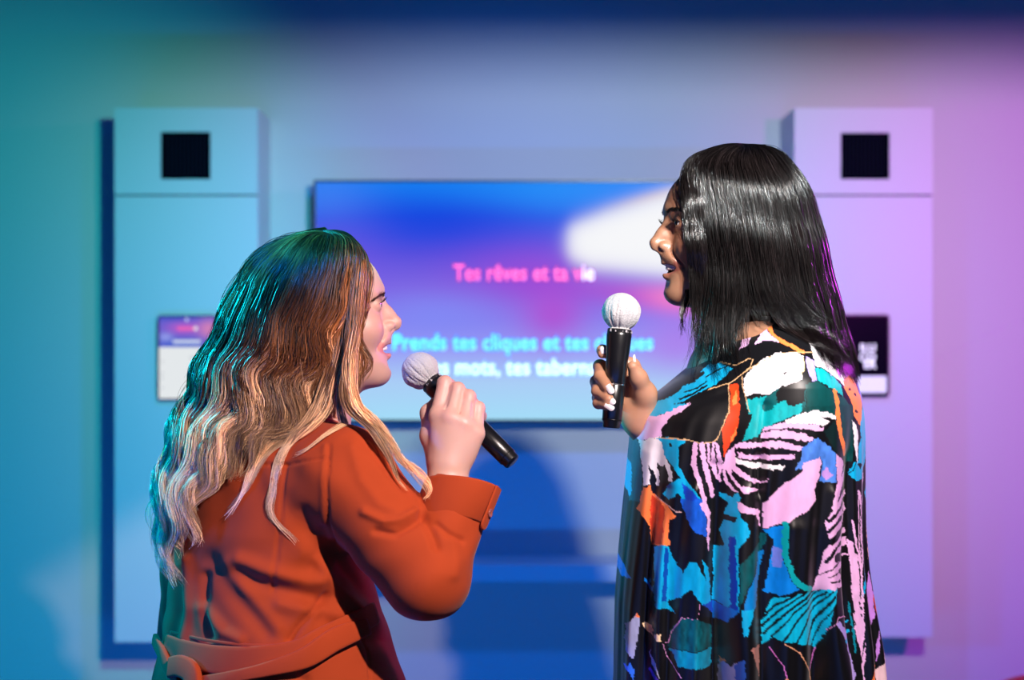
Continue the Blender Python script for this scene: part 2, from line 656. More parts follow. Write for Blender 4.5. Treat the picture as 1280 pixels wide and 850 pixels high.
def tv_col(u, v):
    x = 392 + u * 526
    y = 225 + v * 303
    # vertical base: blue -> violet -> pale blue
    st = [(225, (8, 120, 235)), (270, (10, 70, 220)), (315, (85, 75, 215)), (360, (120, 95, 220)), (400, (130, 125, 232)), (440, (150, 155, 240)), (480, (165, 200, 240)), (528, (160, 215, 242))]
    ys = [s[0] for s in st]
    base = np.stack([np.interp(y, ys, [lin(s[1])[k] for s in st]) for k in range(3)], axis=1)
    base = mixc(base, (0, 135, 240), .8 * blob(x, y, 690, 235, 120, 35))
    base = mixc(base, (5, 60, 215), .8 * blob(x, y, 560, 280, 130, 32))
    base = mixc(base, (60, 130, 240), .6 * blob(x, y, 400, 240, 60, 40))
    base = mixc(base, (120, 90, 225), .5 * blob(x, y, 420, 340, 60, 70))
    base = mixc(base, (150, 60, 205), .85 * blob(x, y, 670, 350, 95, 42))
    base = mixc(base, (175, 60, 200), .8 * blob(x, y, 690, 395, 40, 35))
    base = mixc(base, (125, 135, 240), .7 * blob(x, y, 545, 395, 90, 30))
    # bright white shape at the right
    t = np.clip((x - 700) / 25, 0, 1) * 1.0
    top = np.interp(x, [700, 760, 840, 918], [285, 262, 236, 225])
    bot = np.interp(x, [700, 740, 840, 918], [318, 334, 345, 360])
    w = 1 / (1 + np.exp(-(y - top) / 6)) / (1 + np.exp((y - bot) / 6)) * (1 / (1 + np.exp(-(x - 710) / 5)))
    base = mixc(base, (175, 60, 195), .7 * blob(x, y, 800, 370, 70, 16, 8))
    base = mixc(base, (245, 120, 190), .9 * blob(x, y, 850, 375, 45, 18, 8))
    base = mixc(base, (180, 130, 150), .7 * blob(x, y, 830, 243, 60, 9, -14))
    base = mixc(base, (238, 238, 240), w)
    base = mixc(base, (175, 110, 225), .6 * blob(x, y, 850, 430, 50, 40))
    return base


M_tv = mat('television_picture', attr='tint', rough=.4, emit=1.05, spec=.08)
screen = grid_screen('screen', p0.x + bz, p1.x - bz, p1.z + .008, p0.z - bz, tvy + .006, 260, 150, tv_col, M_tv, tv)


def text_obj(name, s, px, py, size_px, y, color, strength, parent, offset=0.0, align='CENTER', depth=.0004, wscale=1.0, dy=0):
    c = bpy.data.curves.new(name, 'FONT')
    c.body = s
    c.align_x = align
    c.size = size_px / FPX * y * 1.38
    c.offset = offset
    c.extrude = depth
    c.space_character = 1.05
    o = bpy.data.objects.new(name, c)
    COL.objects.link(o)
    bpy.context.view_layer.update()
    dg = bpy.context.evaluated_depsgraph_get()
    me = bpy.data.meshes.new_from_object(o.evaluated_get(dg))
    bpy.data.objects.remove(o)
    P = W(px, py, y)
    me.transform(Matrix.Translation(P + Vector((0, dy, 0))) @ Matrix.Rotation(math.pi / 2, 4, 'X') @ Matrix.Diagonal((wscale, 1, 1, 1)))
    m = mat(name + '_glow', color, .5, emit=strength)
    me.materials.clear()
    me.materials.append(m)
    t = bpy.data.objects.new(name, me)
    COL.objects.link(t)
    if parent:
        set_parent(t, parent)
    return t


ty = tvy + .004
for s, s2, px, py, colr, halo in (
        ('Tes rêves et ta v', 'ie', 567, 350, (255, 95, 160), (190, 20, 120)),
        ('Prends tes cliques et tes claques', '', 490, 437, (120, 222, 245), (0, 150, 225)),
        ('Tes mots, tes tabernacles', '', 525, 468, (235, 250, 250), (120, 195, 240))):
    wid = {567: 178, 490: 327, 525: 262}[px]
    h = text_obj('lyric_outline', s + s2, px, py, 20, ty, lin(halo), .75, screen, offset=.0040, align='LEFT', depth=.0001)
    xs = [v.co.x for v in h.data.vertices]
    cur = (max(xs) - min(xs)) / ty * FPX
    k = wid / cur
    x_left = W(px, 0, ty).x
    for ob in (h,):
        for v in ob.data.vertices:
            v.co.x = x_left + (v.co.x - x_left) * k
    t1 = text_obj('lyric_line', s, px, py, 20, ty, lin(colr), 1.0, screen, offset=.0009, align='LEFT', depth=.0004)
    for v in t1.data.vertices:
        v.co.x = x_left + (v.co.x - x_left) * k
    if s2:
        t2 = text_obj('lyric_line', s2, px + 160, py, 20, ty, lin((240, 240, 245)), 1.0, screen, offset=.0009, align='LEFT', depth=.0004)
        x2 = W(px + 160, 0, ty).x
        for v in t2.data.vertices:
            v.co.x = x2 + (v.co.x - x2) * k


# ------------------------------------------------------------------ tablets
def tablet(x0, y0, x1, y1, label):
    yt = 3.684
    a, b = W(x0, y0, yt), W(x1, y1, yt)
    root = empty('wall_tablet', ((a.x + b.x) / 2, yt, b.z))
    tag(root, label, 'tablet')
    prism_xz('case', rrect(a.x, b.x, b.z, a.z, .01), yt, 3.6995, M_bezel, root)
    return root, a, b, yt


tabL, a, b, yt = tablet(197, 394, 270, 500, 'lit tablet on the left cabinet with purple picture above white song list')
M_tab = mat('tablet_picture', attr='tint', rough=.3, emit=1.0)


def tabl_col(u, v):
    base = np.tile(np.array(lin((228, 232, 234))), (len(u), 1))
    top = v < .37
    st = np.array(lin((95, 95, 205)))
    c = np.tile(st, (len(u), 1))
    c = mixc(c, (45, 95, 200), .8 * blob(u, v, .5, .33, .5, .08))
    c = mixc(c, (185, 90, 200), .9 * blob(u, v, .45, .14, .3, .08))
    c = mixc(c, (215, 130, 180), .9 * blob(u, v, .9, .15, .2, .12))
    c = mixc(c, (150, 160, 235), .9 * blob(u, v, .12, .25, .12, .05))
    c = mixc(c, (45, 75, 190), .8 * blob(u, v, .3, .02, .5, .03))
    c = mixc(c, (235, 100, 180), (((u > .33) & (u < .65) & (v > .125) & (v < .165)) * 1.0))
    c = mixc(c, (240, 235, 240), 1.0 * (np.hypot((u - .66) * 1, (v - .145) * 1.45) < .035))
    c = mixc(c, (205, 215, 240), (((u > .25) & (u < .75) & (v > .285) & (v < .325)) * 1.0))
    c = mixc(c, (200, 210, 250), 1.0 * (np.hypot((u - .5) * 1, (v - .035) * 1.45) < .03))
    base[top] = c[top]
    for yy in (.55, .69, .75, .87):
        base = mixc(base, (150, 155, 165), 1.0 * (np.hypot(u - .055, (v - yy) * 1.45) < .016))
    base = mixc(base, (170, 175, 180), 1.0 * (np.hypot(u - .58, (v - .5) * 1.45) < .02))
    return base


grid_screen('screen', a.x + .004, b.x - .004, b.z + .004, a.z - .004, yt - .0006, 150, 220, tabl_col, M_tab, tabL)

tabR, a, b, yt = tablet(1040, 393, 1112, 496, 'black tablet on the right cabinet with white block lettering and grey bar')
M_scr = mat('dark_glass', (0.002, 0.002, 0.006), .12)
scr = boxes('screen', [((a.x + .005, yt - .0008, b.z + .005), (b.x - .005, yt, a.z - .005), 0)], M_scr, tabR)
q0, q1 = W(1046, 470, yt), W(1108, 491, yt)
M_bar = mat('grey_bar_glow', lin((190, 195, 200)), .4, emit=.75)
prism_xz('button_bar', rrect(q0.x, q1.x, q1.z, q0.z, .003), yt - .0014, yt - .0008, M_bar, scr)
for s, py in (('ILU', 439), ('CO', 451), ('ER', 460)):
    t = text_obj('block_letters', s, 1094.5, py, 9.5, yt, lin((225, 228, 225)), .9, scr, offset=.0008, align='RIGHT', dy=-.0012)

# ------------------------------------------------------------------ red chair
rc = empty('tub_chair', (1.47, 3.0, 0))
tag(rc, 'red rounded tub chair at the bottom right corner by the violet wall', 'chair')
fld = Field((1.05, 2.6, .05), (1.9, 3.4, .85), .01)
zt = W(0, 841, 3.3).z


def ring_fn(X, Y, Z):
    r = np.sqrt((X - 1.47) ** 2 + (Y - 3.0) ** 2)
    q = np.stack(np.broadcast_arrays(np.abs(r - .29) - .03, np.abs(Z - (zt + .2) / 2) - ((zt - .2) / 2 - .045)))
    d = np.sqrt(np.maximum(q[0], 0) ** 2 + np.maximum(q[1], 0) ** 2) + np.minimum(np.maximum(q[0], q[1]), 0) - .045
    return d


fld.op(ring_fn, (1.1, 2.62, .1), (1.85, 3.38, .80), .01)
fld.ell((1.03, 3.0, zt + .02), (.30, .22, .2), .02, sub=True)
V_, Q_ = fld.mesh()
mesh_np('backrest', V_, Q_, M_red, rc)
lathe_axis('seat', (1.47, 3.0, .18), (1.47, 3.0, .4), [(0, .0), (0, .25), (.19, .26), (.215, .25), (.225, .22), (.23, 0)], M_red, rc)
for sx in (-1, 1):
    for sy in (-1, 1):
        lathe_axis('leg', (1.47 + sx * .19, 3.0 + sy * .19, 0), (1.47 + sx * .17, 3.0 + sy * .17, .2), [(0, 0), (0, .012), (.2, .02), (.2, 0)], M_leg, rc, seg=16)


# ------------------------------------------------------------------ microphones
def microphone(head, tail, label, logo=None):
    h = np.array(head)
    t = np.array(tail)
    ax = (t - h) / np.linalg.norm(t - h)
    L = np.linalg.norm(t - h)
    root = empty('microphone', Vector(t))
    tag(root, label, 'microphone', 'hand held microphones')
    R = .0270
    prof = []
    for k in range(29):
        a_ = math.pi * k / 28 * .84
        prof.append((-R * math.cos(a_), R * math.sin(a_)))
    prof += [(R * .93, .0150), (R * 1.0, .0165), (R * 1.10, .0170), (R * 1.2, .0158)]
    ph = RNG.uniform(0, 6, 8)

    def disp(tt, an):
        w = min(1, max(0, (tt + R) / R)) ** 1.2
        return w * (.0007 * math.sin(13 * an + ph[0] + 60 * tt) + .0005 * math.sin(23 * an + ph[1] - 90 * tt) + .0004 * math.sin(37 * an + ph[2])) \
            + .0004 * math.sin(5 * an + 200 * tt + ph[3]) * min(1, (tt + R) / .01)
    lathe_axis('head_cover', h, t, prof, M_cover, root, seg=128, disp=disp)
    lathe_axis('body', h, t, [(R * .95, 0), (R * .95, .0172), (R * 1.3, .0180), (R * 1.9, .0172), (R * 2.6, .0158), (L * .62, .0150), (L * .62 + .0006, .0146), (L * .62 + .0018, .0146),
                              (L * .62 + .0024, .0150), (L - .010, .0140), (L - .0085, .0128), (L - .002, .0126), (L, .0112), (L, 0)], M_mic, root, seg=64)
    lathe_axis('band', h, t, [(L * .62 + .0003, .0149), (L * .62 + .0021, .0149)], M_chrome, root, seg=64)
    lathe_axis('switch_cap', h + ax * (L - .012), t, [(-.0004, .0138), (-.0004, .01435), (.0012, .01435), (.0012, .0135)], M_black, root, seg=48)
    return root


micL = (W(525, 463, 1.905), W(641, 578, 1.845))
micR = (W(776.5, 389.5, 1.85), W(764, 535, 1.84))
microphone(*micL, 'slanted white capped microphone in the hand of the woman in orange')
microphone(*micR, 'upright white capped microphone held by the woman in the patterned dress')

# ------------------------------------------------------------------ heads
SKIN_L = np.array((0.60, 0.345, 0.285))
SKIN_R = np.array((0.30, 0.145, 0.085))
M_skinL = mat('fair_skin', attr='tint', rough=.45, sss=.15, bump=(900, .08, .0004))
M_skinR = mat('brown_skin', attr='tint', rough=.42, sss=.12, bump=(900, .08, .0004))
M_teeth = mat('teeth', (0.85, 0.82, 0.78), .2)
M_eye = mat('eyeball', attr='tint', rough=.1)
M_nail = mat('nail_varnish', (0.85, 0.78, 0.80), .2, coat=.5)
M_naild = mat('natural_nail', (0.70, 0.45, 0.40), .3)


def head_matrix(nasion, facing_deg, pitch_deg):
    """local x forward, y left, z up; facing 0 = +x; nasion local (.089,0,0)"""
    R = Matrix.Rotation(math.radians(facing_deg), 4, 'Z') @ Matrix.Rotation(math.radians(-pitch_deg), 4, 'Y')
    off = R @ Vector((.089, 0, 0))
    return Matrix.Translation(nasion - off) @ R


def build_head(mouth_open=.0066):
    f = Field((-.12, -.095, -.23), (.13, .095, .12), .0015)
    f.ell((-.008, 0, .018), (.092, .074, .080), .01)
    f.ell((.030, 0, .022), (.0585, .058, .055), .02)
    f.ell((.033, 0, -.045), (.052, .057, .062), .02)
    f.ell((.040, 0, -.082), (.047, .040, .034), .02)
    for s in (-1, 1):
        f.cap((-.008, s * .050, -.066), (.066, s * .014, -.104), .017, .015, .025)
        f.ell((.056, s * .037, -.036), (.027, .023, .024), .018)
        f.cap((.0815, s * .006, .020), (.069, s * .036, .017), .0092, .009, .012)
    f.ell((.0775, 0, -.1035), (.0145, .017, .0145), .014)
    for s in (-1, 1):
        f.ell((.0935, s * .0355, -.001), (.0135, .0150, .0120), .008, sub=True)
    f.cap((.0770, 0, .010), (.0840, 0, -.022), .0110, .0130, .008)
    f.cap((.0830, 0, .004), (.0965, 0, -.016), .0068, .0078, .010)
    f.cap((.0955, 0, -.014), (.1070, 0, -.0295), .0072, .0090, .008)
    f.cap((.108, 0, -.0365), (.092, 0, -.0430), .0042, .006, .006)
    for s in (-1, 1):
        f.ell((.0950, s * .0110, -.0350), (.0090, .0048, .0062), .006)
        f.ell((.1010, s * .0068, -.0420), (.0050, .0028, .0035), .002, sub=True)
    f.ell((.0790, 0, -.052), (.0185, .026, .013), .012)
    for s in (-1, 1):
        f.cap((.0915, 0, -.0590), (.0760, s * .026, -.0620), .0056, .0030, .004)
        f.cap((.0885, 0, -.0790), (.0740, s * .024, -.0690), .0066, .0032, .005)
        # smile crease
        f.cap((.0860, s * .022, -.046), (.0730, s * .034, -.066), .0016, .0014, .008, sub=True)
    f.ell((.0900, 0, -.0685), (.0220, .0230, mouth_open), .002, sub=True)
    f.ell((.0990, 0, -.0915), (.0090, .014, .0060), .010, sub=True)
    for s in (-1, 1):
        f.ell((.0735, s * .031, -.002), (.0128, .0145, .0125), .004)
        f.ell((.0885, s * .031, -.0030), (.0120, .0125, .0036), .0015, sub=True)
        f.ell((-.014, s * .0685, -.018), (.014, .004, .026), .004)
    f.cap((-.030, 0, -.04), (-.040, 0, -.20), .052, .056, .03)
    f.cap((.020, 0, -.095), (-.010, 0, -.16), .028, .035, .03)
    global HFIELD
    HFIELD = f
    V, Q = f.mesh()
    V = smooth_mesh(V, Q, 1, .4)
    return V, Q


def head_tint(V, skin, lipcol, lipw=.8, lid=None):
    c = np.tile(skin, (len(V), 1))

    def sd(a, b):
        a = np.array(a)
        b = np.array(b)
        ab = b - a
        t = np.clip(((V - a) @ ab) / (ab @ ab), 0, 1)
        return np.linalg.norm(V - a - t[:, None] * ab, axis=1)
    w = np.zeros(len(V))
    for s in (-1, 1):
        w = np.maximum(w, np.clip((.0072 - sd((.0915, 0, -.0595), (.0760, s * .026, -.0620))) / .0015, 0, 1))
        w = np.maximum(w, np.clip((.0082 - sd((.0885, 0, -.0785), (.0740, s * .024, -.0690))) / .0015, 0, 1))
    w *= (V[:, 0] > .070)
    c = c * (1 - w[:, None] * lipw) + lipcol * w[:, None] * lipw
    # inside of the mouth
    m = np.exp(-(((V[:, 0] - .076) / .010) ** 2 + (V[:, 1] / .02) ** 2 + ((V[:, 2] + .0685) / .007) ** 2) * 1.2)
    c = c * (1 - .8 * np.clip(m, 0, 1)[:, None]) + np.array((.12, .02, .02)) * .8 * m[:, None]
    # cheeks a little redder
    ck = np.exp(-(((V[:, 0] - .07) / .02) ** 2 + ((np.abs(V[:, 1]) - .04) / .016) ** 2 + ((V[:, 2] + .036) / .018) ** 2))
    c = c * (1 + ck[:, None] * np.array((.06, -.14, -.12)))
    if lid is not None:
        for s in (-1, 1):
            d = np.linalg.norm((V - np.array((.083, s * .031, .004))) / np.array((.02, .018, .0085)), axis=1)
            ww = np.clip(1.2 - d, 0, 1) * (V[:, 2] > -.003)
            c = c * (1 - ww[:, None] * .8) + lid * ww[:, None] * .8
    return c


HEADV, HEADQ = build_head()


def xf(M, V):
    A = np.array(M)
    return V @ A[:3, :3].T + A[:3, 3]


def strands_simple(roots, dirs, length, curve, r, col, name, parent, material, M):
    """short brows / lashes given in head space"""
    n = len(roots)
    m = 6
    t = np.linspace(0, 1, m)[None, :, None]
    P = roots[:, None, :] + dirs[:, None, :] * length[:, None, None] * t + curve[:, None, :] * (t ** 2) * length[:, None, None]
    P = xf(M, P.reshape(-1, 3)).reshape(n, m, 3)
    R = np.repeat((r * (1 - .85 * np.linspace(0, 1, m)))[None, :], n, axis=0)
    C = np.tile(np.array(col), (n, m, 1))
    V, Q, Cc = tubes(P, R, C)
    return mesh_np(name, V, Q, material, parent, col=Cc)


M_lash = mat('lash_hair', attr='tint', rough=.5)


def face_parts(M, parent, brow_col, iris, brow_n=300, lash_len=.010, bdz=-.003):
    # eyeballs with iris painted by position
    for s in (-1, 1):
        n1, n2 = 40, 48
        th = np.linspace(0, math.pi, n1)
        ph = np.linspace(0, 2 * math.pi, n2, endpoint=False)
        T, P = np.meshgrid(th, ph, indexing='ij')
        loc = np.stack([np.cos(T), np.sin(T) * np.cos(P), np.sin(T) * np.sin(P)], axis=-1).reshape(-1, 3)
        c = np.tile(np.array((.55, .52, .50)), (len(loc), 1))
        ang = np.degrees(np.arccos(np.clip(loc[:, 0], -1, 1)))
        c[ang < 37] = iris
        c[ang < 17] = (.004, .004, .004)
        V = loc * .0118 + np.array((.0738, s * .031, -.002))
        idx = np.arange(n1 * n2).reshape(n1, n2)
        Q = np.stack([idx[:-1], idx[1:], np.roll(idx, -1, 1)[1:], np.roll(idx, -1, 1)[:-1]], axis=-1).reshape(-1, 4)
        mesh_np('eye', xf(M, V), Q, M_eye, parent, col=c)
        # brow
        u = RNG.uniform(0, 1, brow_n)
        root = np.stack([.0915 - .020 * u ** 1.5, s * (.010 + .036 * u), .0185 + bdz + .007 * np.sin(u * 2.3) + bdz * 1.2 * u - .003 * u + RNG.normal(0, .0014, brow_n)], axis=1)
        for _ in range(6):
            root = root - HFIELD.grad(root) * (HFIELD.sample(root) - .0002)[:, None] * .8
        dirs = np.stack([.25 - .75 * u, s * (0.75 + 0 * u), .35 - .7 * u], axis=1) + RNG.normal(0, .12, (brow_n, 3))
        strands_simple(root, dirs, RNG.uniform(.005, .009, brow_n), np.tile((-.3, 0, -.1), (brow_n, 1)), .00034, brow_col, 'eyebrow', parent, M_lash, M)
        k = 46
        u = np.linspace(-1, 1, k)
        root = np.stack([.0862 - .0062 * u ** 2, s * .031 + s * .0125 * u, .0012 - .0026 * u ** 2], axis=1)
        dirs = np.stack([.85 + 0 * u, s * .35 * u + s * .1, .15 + 0 * u], axis=1)
        strands_simple(root, dirs, np.full(k, lash_len) * RNG.uniform(.8, 1.1, k), np.tile((-.15, 0, .55), (k, 1)), .00028, (.004, .004, .004), 'eyelashes', parent, M_lash, M)
    # teeth: a curved row
    V = []
    nt, nz = 80, 8
    for i in range(nt):
        a_ = (i / (nt - 1) - .5) * 2
        scal = abs(math.sin(a_ * 5 * math.pi)) ** .35 * .0009
        for j in range(nz):
            z = -.0605 - .0098 * j / (nz - 1)
            V.append((.0905 - .019 * a_ ** 2 + scal - .0015 * (j == nz - 1) - .0006 * (j / (nz - 1)), .0215 * a_, z + (.0006 if j == nz - 1 else 0) * (1 - scal / .0009)))
    for i in range(nt):
        a_ = (i / (nt - 1) - .5) * 2
        for j in range(nz):
            V.append((.0862 - .019 * a_ ** 2, .0205 * a_, -.0605 - .0094 * j / (nz - 1)))
    idx = np.arange(nt * nz).reshape(nt, nz)
    Q1 = np.stack([idx[:-1, :-1], idx[1:, :-1], idx[1:, 1:], idx[:-1, 1:]], axis=-1).reshape(-1, 4)
    off = nt * nz
    Q2 = Q1[:, ::-1] + off
    Q3 = np.stack([idx[:-1, -1], idx[1:, -1], idx[1:, -1] + off, idx[:-1, -1] + off], axis=-1)
    mesh_np('teeth', xf(M, np.array(V)), np.concatenate([Q1, Q2, Q3]), M_teeth, parent)


def merge(parts):
    Vs, Qs, Cs, o = [], [], [], 0
    for V, Q, C in parts:
        Vs.append(V)
        Qs.append(Q + o)
        Cs.append(C)
        o += len(V)
    return np.concatenate(Vs), np.concatenate(Qs), np.concatenate(Cs)


def nail(tip, out, along, w, l, material, parent, long=0.0):
    """a small curved plate: out = normal direction, along = towards the finger end"""
    out = Vector(out).normalized()
    along = Vector(along)
    along = (along - out * along.dot(out)).normalized()
    side = out.cross(along)
    V = []
    nu, nv = 9, 12
    for j in range(nv):
        v = j / (nv - 1)
        ww = w * (1 - .15 * (1 - v)) * (math.sqrt(max(0, 1 - max(0, (v - .55) / .47) ** 2.4)))
        for i in range(nu):
            u = (i / (nu - 1) - .5) * 2
            V.append(tip + along * (v * l - l * .45) + side * (u * ww) + out * (.0014 - (u * u) * w * .55 * (ww / w) + .0003 - .0015 * (v - .5) ** 2))
    for j in range(nv):
        for i in range(nu):
            V.append(V[j * nu + i] - out * .0009)
    idx = np.arange(nu * nv).reshape(nv, nu)
    Q1 = np.stack([idx[:-1, :-1], idx[1:, :-1], idx[1:, 1:], idx[:-1, 1:]], axis=-1).reshape(-1, 4)
    Q2 = Q1[:, ::-1] + nu * nv
    return mesh_np('fingernail', np.array([tuple(v) for v in V]), np.concatenate([Q1, Q2]), material, parent)


# ================================================================== WOMAN IN ORANGE
wl = empty('person', (W(345, 0, 1.95).x, 1.95, 0))
tag(wl, 'woman in rust orange belted coat with long wavy brown to blond hair, singing', 'person')
ML = head_matrix(W(477.5, 379, 1.925), 12, 5)

# hand and forearm
fl = Field((W(500, 0, 1.75).x - .02, 1.66, W(0, 700, 1.795).z - .01), (W(640, 0, 1.8).x, 1.90, W(0, 440, 1.845).z), .0014)
wr = W(558, 592, 1.82)
fl.cap(W(557, 662, 1.795), W(560, 605, 1.817), .034, .0275, .01)
fl.cap(W(560, 605, 1.817), wr, .0275, .0262, .01)
mcp = [W(547, 520, 1.828), W(563, 523, 1.817), (W(580, 530, 1.816)), W(595, 542, 1.823)]
pip = [W(556, 479, 1.851), W(572, 487, 1.842), W(586, 496, 1.839), W(598, 510, 1.841)]
dip = [W(562, 482, 1.887), W(578, 494, 1.887), W(591, 505, 1.883), W(601, 520, 1.877)]
tip = [W(556, 504, 1.907), W(571, 517, 1.905), W(584, 530, 1.901), W(594, 543, 1.891)]
rad = [(.0115, .0105, .0092, .0080), (.0115, .0105, .0092, .0082), (.011, .0100, .0088, .0078), (.0105, .0090, .0078, .0070)]
for i in range(4):
    base = wr.lerp(mcp[i], .25)
    fl.cap(base, mcp[i], .017, .0128, .016)
    fl.chain([mcp[i], pip[i], dip[i], tip[i]], rad[i], .005)
fl.ell(W(569, 556, 1.824), (.030, .0125, .036), .016)
fl.chain([W(548, 575, 1.83), W(538, 545, 1.842), W(536, 516, 1.867), W(547, 500, 1.89)], (.017, .0135, .0110, .0085), .010)
for i in range(3):
    a_, b_ = mcp[i].lerp(mcp[i + 1], .5), pip[i].lerp(pip[i + 1], .5)
    fl.cap(a_.lerp(b_, .25) + Vector((0, -.012, 0)), b_ + Vector((0, -.013, 0)), .0012, .0016, .003, sub=True)
VH, QH = fl.mesh()
VH = smooth_mesh(VH, QH, 1, .4)
cH = np.tile(SKIN_L * np.array((1.08, 1.12, 1.15)), (len(VH), 1))
for p in mcp + pip:
    d = np.linalg.norm(VH - np.array(p), axis=1)
    w = np.exp(-(d / .013) ** 2)
    cH = cH * (1 + w[:, None] * np.array((.03, -.16, -.14)))
HV = xf(ML, HEADV)
cHead = head_tint(HEADV, SKIN_L, np.array((.60, .16, .15)), .75, lid=np.array((.20, .09, .07)))
# hidden body under the clothes so that the figure is whole
fb = Field((-.75, 1.6, .05), (.2, 2.35, 1.45), .008)
cb = Vector((W(345, 0, 1.95).x, 1.95, 0))
fb.cap(W(385, 500, 1.935), W(360, 560, 1.94), .05, .06, .03)
fb.cap(W(345, 600, 1.95), W(345, 860, 1.95), .095, .105, .04)
fb.cap(W(432, 592, 1.81), W(245, 610, 2.05), .045, .045, .04)
fb.cap(W(432, 592, 1.81), W(533, 718, 1.77), .038, .028, .02)
fb.cap(W(533, 718, 1.77), W(568, 650, 1.795), .028, .024, .01)
fb.cap(W(245, 610, 2.05), W(232, 780, 2.08), .040, .034, .02)
fb.cap(W(232, 780, 2.08), Vector((cb.x - .02, 2.17, .86)), .032, .024, .02)
fb.cap(Vector((cb.x - .02, 2.17, .86)), Vector((cb.x + .02, 2.19, .80)), .026, .018, .02)
for s in (-1, 1):
    fb.cap((cb.x + s * .05, 1.95 + s * -.06, .86), (cb.x + s * .05, 1.95 - s * .06, .45), .085, .055, .03)
    fb.cap((cb.x + s * .05, 1.95 - s * .06, .45), (cb.x + s * .05, 1.95 - s * .06, .10), .052, .036, .02)
VB, QB = fb.mesh()
cB = np.tile(SKIN_L, (len(VB), 1))
V_, Q_, C_ = merge([(HV, HEADQ, cHead), (VH, QH, cH), (VB, QB, cB)])
bodyL = mesh_np('body', V_, Q_, M_skinL, wl, col=C_)
face_parts(ML, bodyL, (.075, .03, .016), (.10, .06, .03), bdz=-.007)
for i in range(4):
    nail(tip[i] + Vector((-.002, .006, -.003)), (0, 1, -.15), tip[i] - dip[i], .005, .011, M_naild, bodyL)

# ---- coat
ALPHA = math.radians(30)
SX = np.array((-math.sin(ALPHA), math.cos(ALPHA)))
FX = np.array((math.cos(ALPHA), math.sin(ALPHA)))
rowsL = [  # py, cx px, depth, a (across shoulders), b
    (515, 382, 1.935, .055, .058), (532, 370, 1.935, .085, .066), (546, 355, 1.94, .135, .080), (562, 346, 1.945, .170, .092), (590, 340, 1.95, .185, .105),
    (650, 338, 1.95, .190, .120), (720, 338, 1.95, .190, .128), (775, 345, 1.95, .205, .140), (800, 347, 1.95, .210, .146), (850, 348, 1.95, .228, .162), (1000, 348, 1.95, .25, .20), (1180, 348, 1.95, .26, .22)]
zr = np.array([W(0, r[0], r[2]).z for r in rowsL])[::-1]
xr = np.array([W(r[1], 0, r[2]).x for r in rowsL])[::-1]
dr = np.array([r[2] for r in rowsL])[::-1]
ar = np.array([r[3] for r in rowsL])[::-1]
br = np.array([r[4] for r in rowsL])[::-1] * 1.13


def torsoL(X, Y, Z):
    cx = np.interp(Z, zr, xr)
    cy = np.interp(Z, zr, dr)
    a_ = np.interp(Z, zr, ar)
    b_ = np.interp(Z, zr, br)
    u = ((X - cx) * SX[0] + (Y - cy) * SX[1]) / a_
    v = ((X - cx) * FX[0] + (Y - cy) * FX[1]) / b_
    r = np.sqrt(u * u + v * v) + 1e-6
    d = (r - 1) * (1 / np.sqrt((u / a_ / r) ** 2 + (v / b_ / r) ** 2))
    d = np.maximum(d, Z - zr[-1])
    return np.maximum(d, zr[0] - Z)


fc = Field((-.80, 1.62, zr[0] - .02), (.02, 2.35, 1.36), .0034)
fc.op(torsoL, (-.72, 1.66, zr[0]), (0, 2.3, zr[-1]), .01)
SHO, ELB, CUF = W(430, 594, 1.81), W(533, 719, 1.765), W(572, 622, 1.805)
fc.cap(W(392, 560, 1.86), SHO, .045, .062, .05)
fc.cap(SHO, ELB, .066, .0605, .03)
fc.cap(ELB, CUF, .0590, .0445, .012)
SH2, EL2 = W(252, 612, 2.06), W(240, 790, 2.09)
fc.cap(SH2, EL2, .058, .050, .03)
fc.cap(EL2, Vector((cb.x - .04, 2.15, .89)), .050, .042, .02)
fax = (CUF - ELB).normalized()
fc.cap(CUF + fax * .022, CUF + fax * .08, .038, .048, .004, sub=True)


def flat_cut(X, Y, Z):   # cut the sleeve end flat
    return -(((X - CUF.x) * fax.x + (Y - CUF.y) * fax.y + (Z - CUF.z) * fax.z) - .018) * -1 * -1


def cutfn(X, Y, Z):
    return .018 - ((X - CUF.x) * fax.x + (Y - CUF.y) * fax.y + (Z - CUF.z) * fax.z) + 0 * X


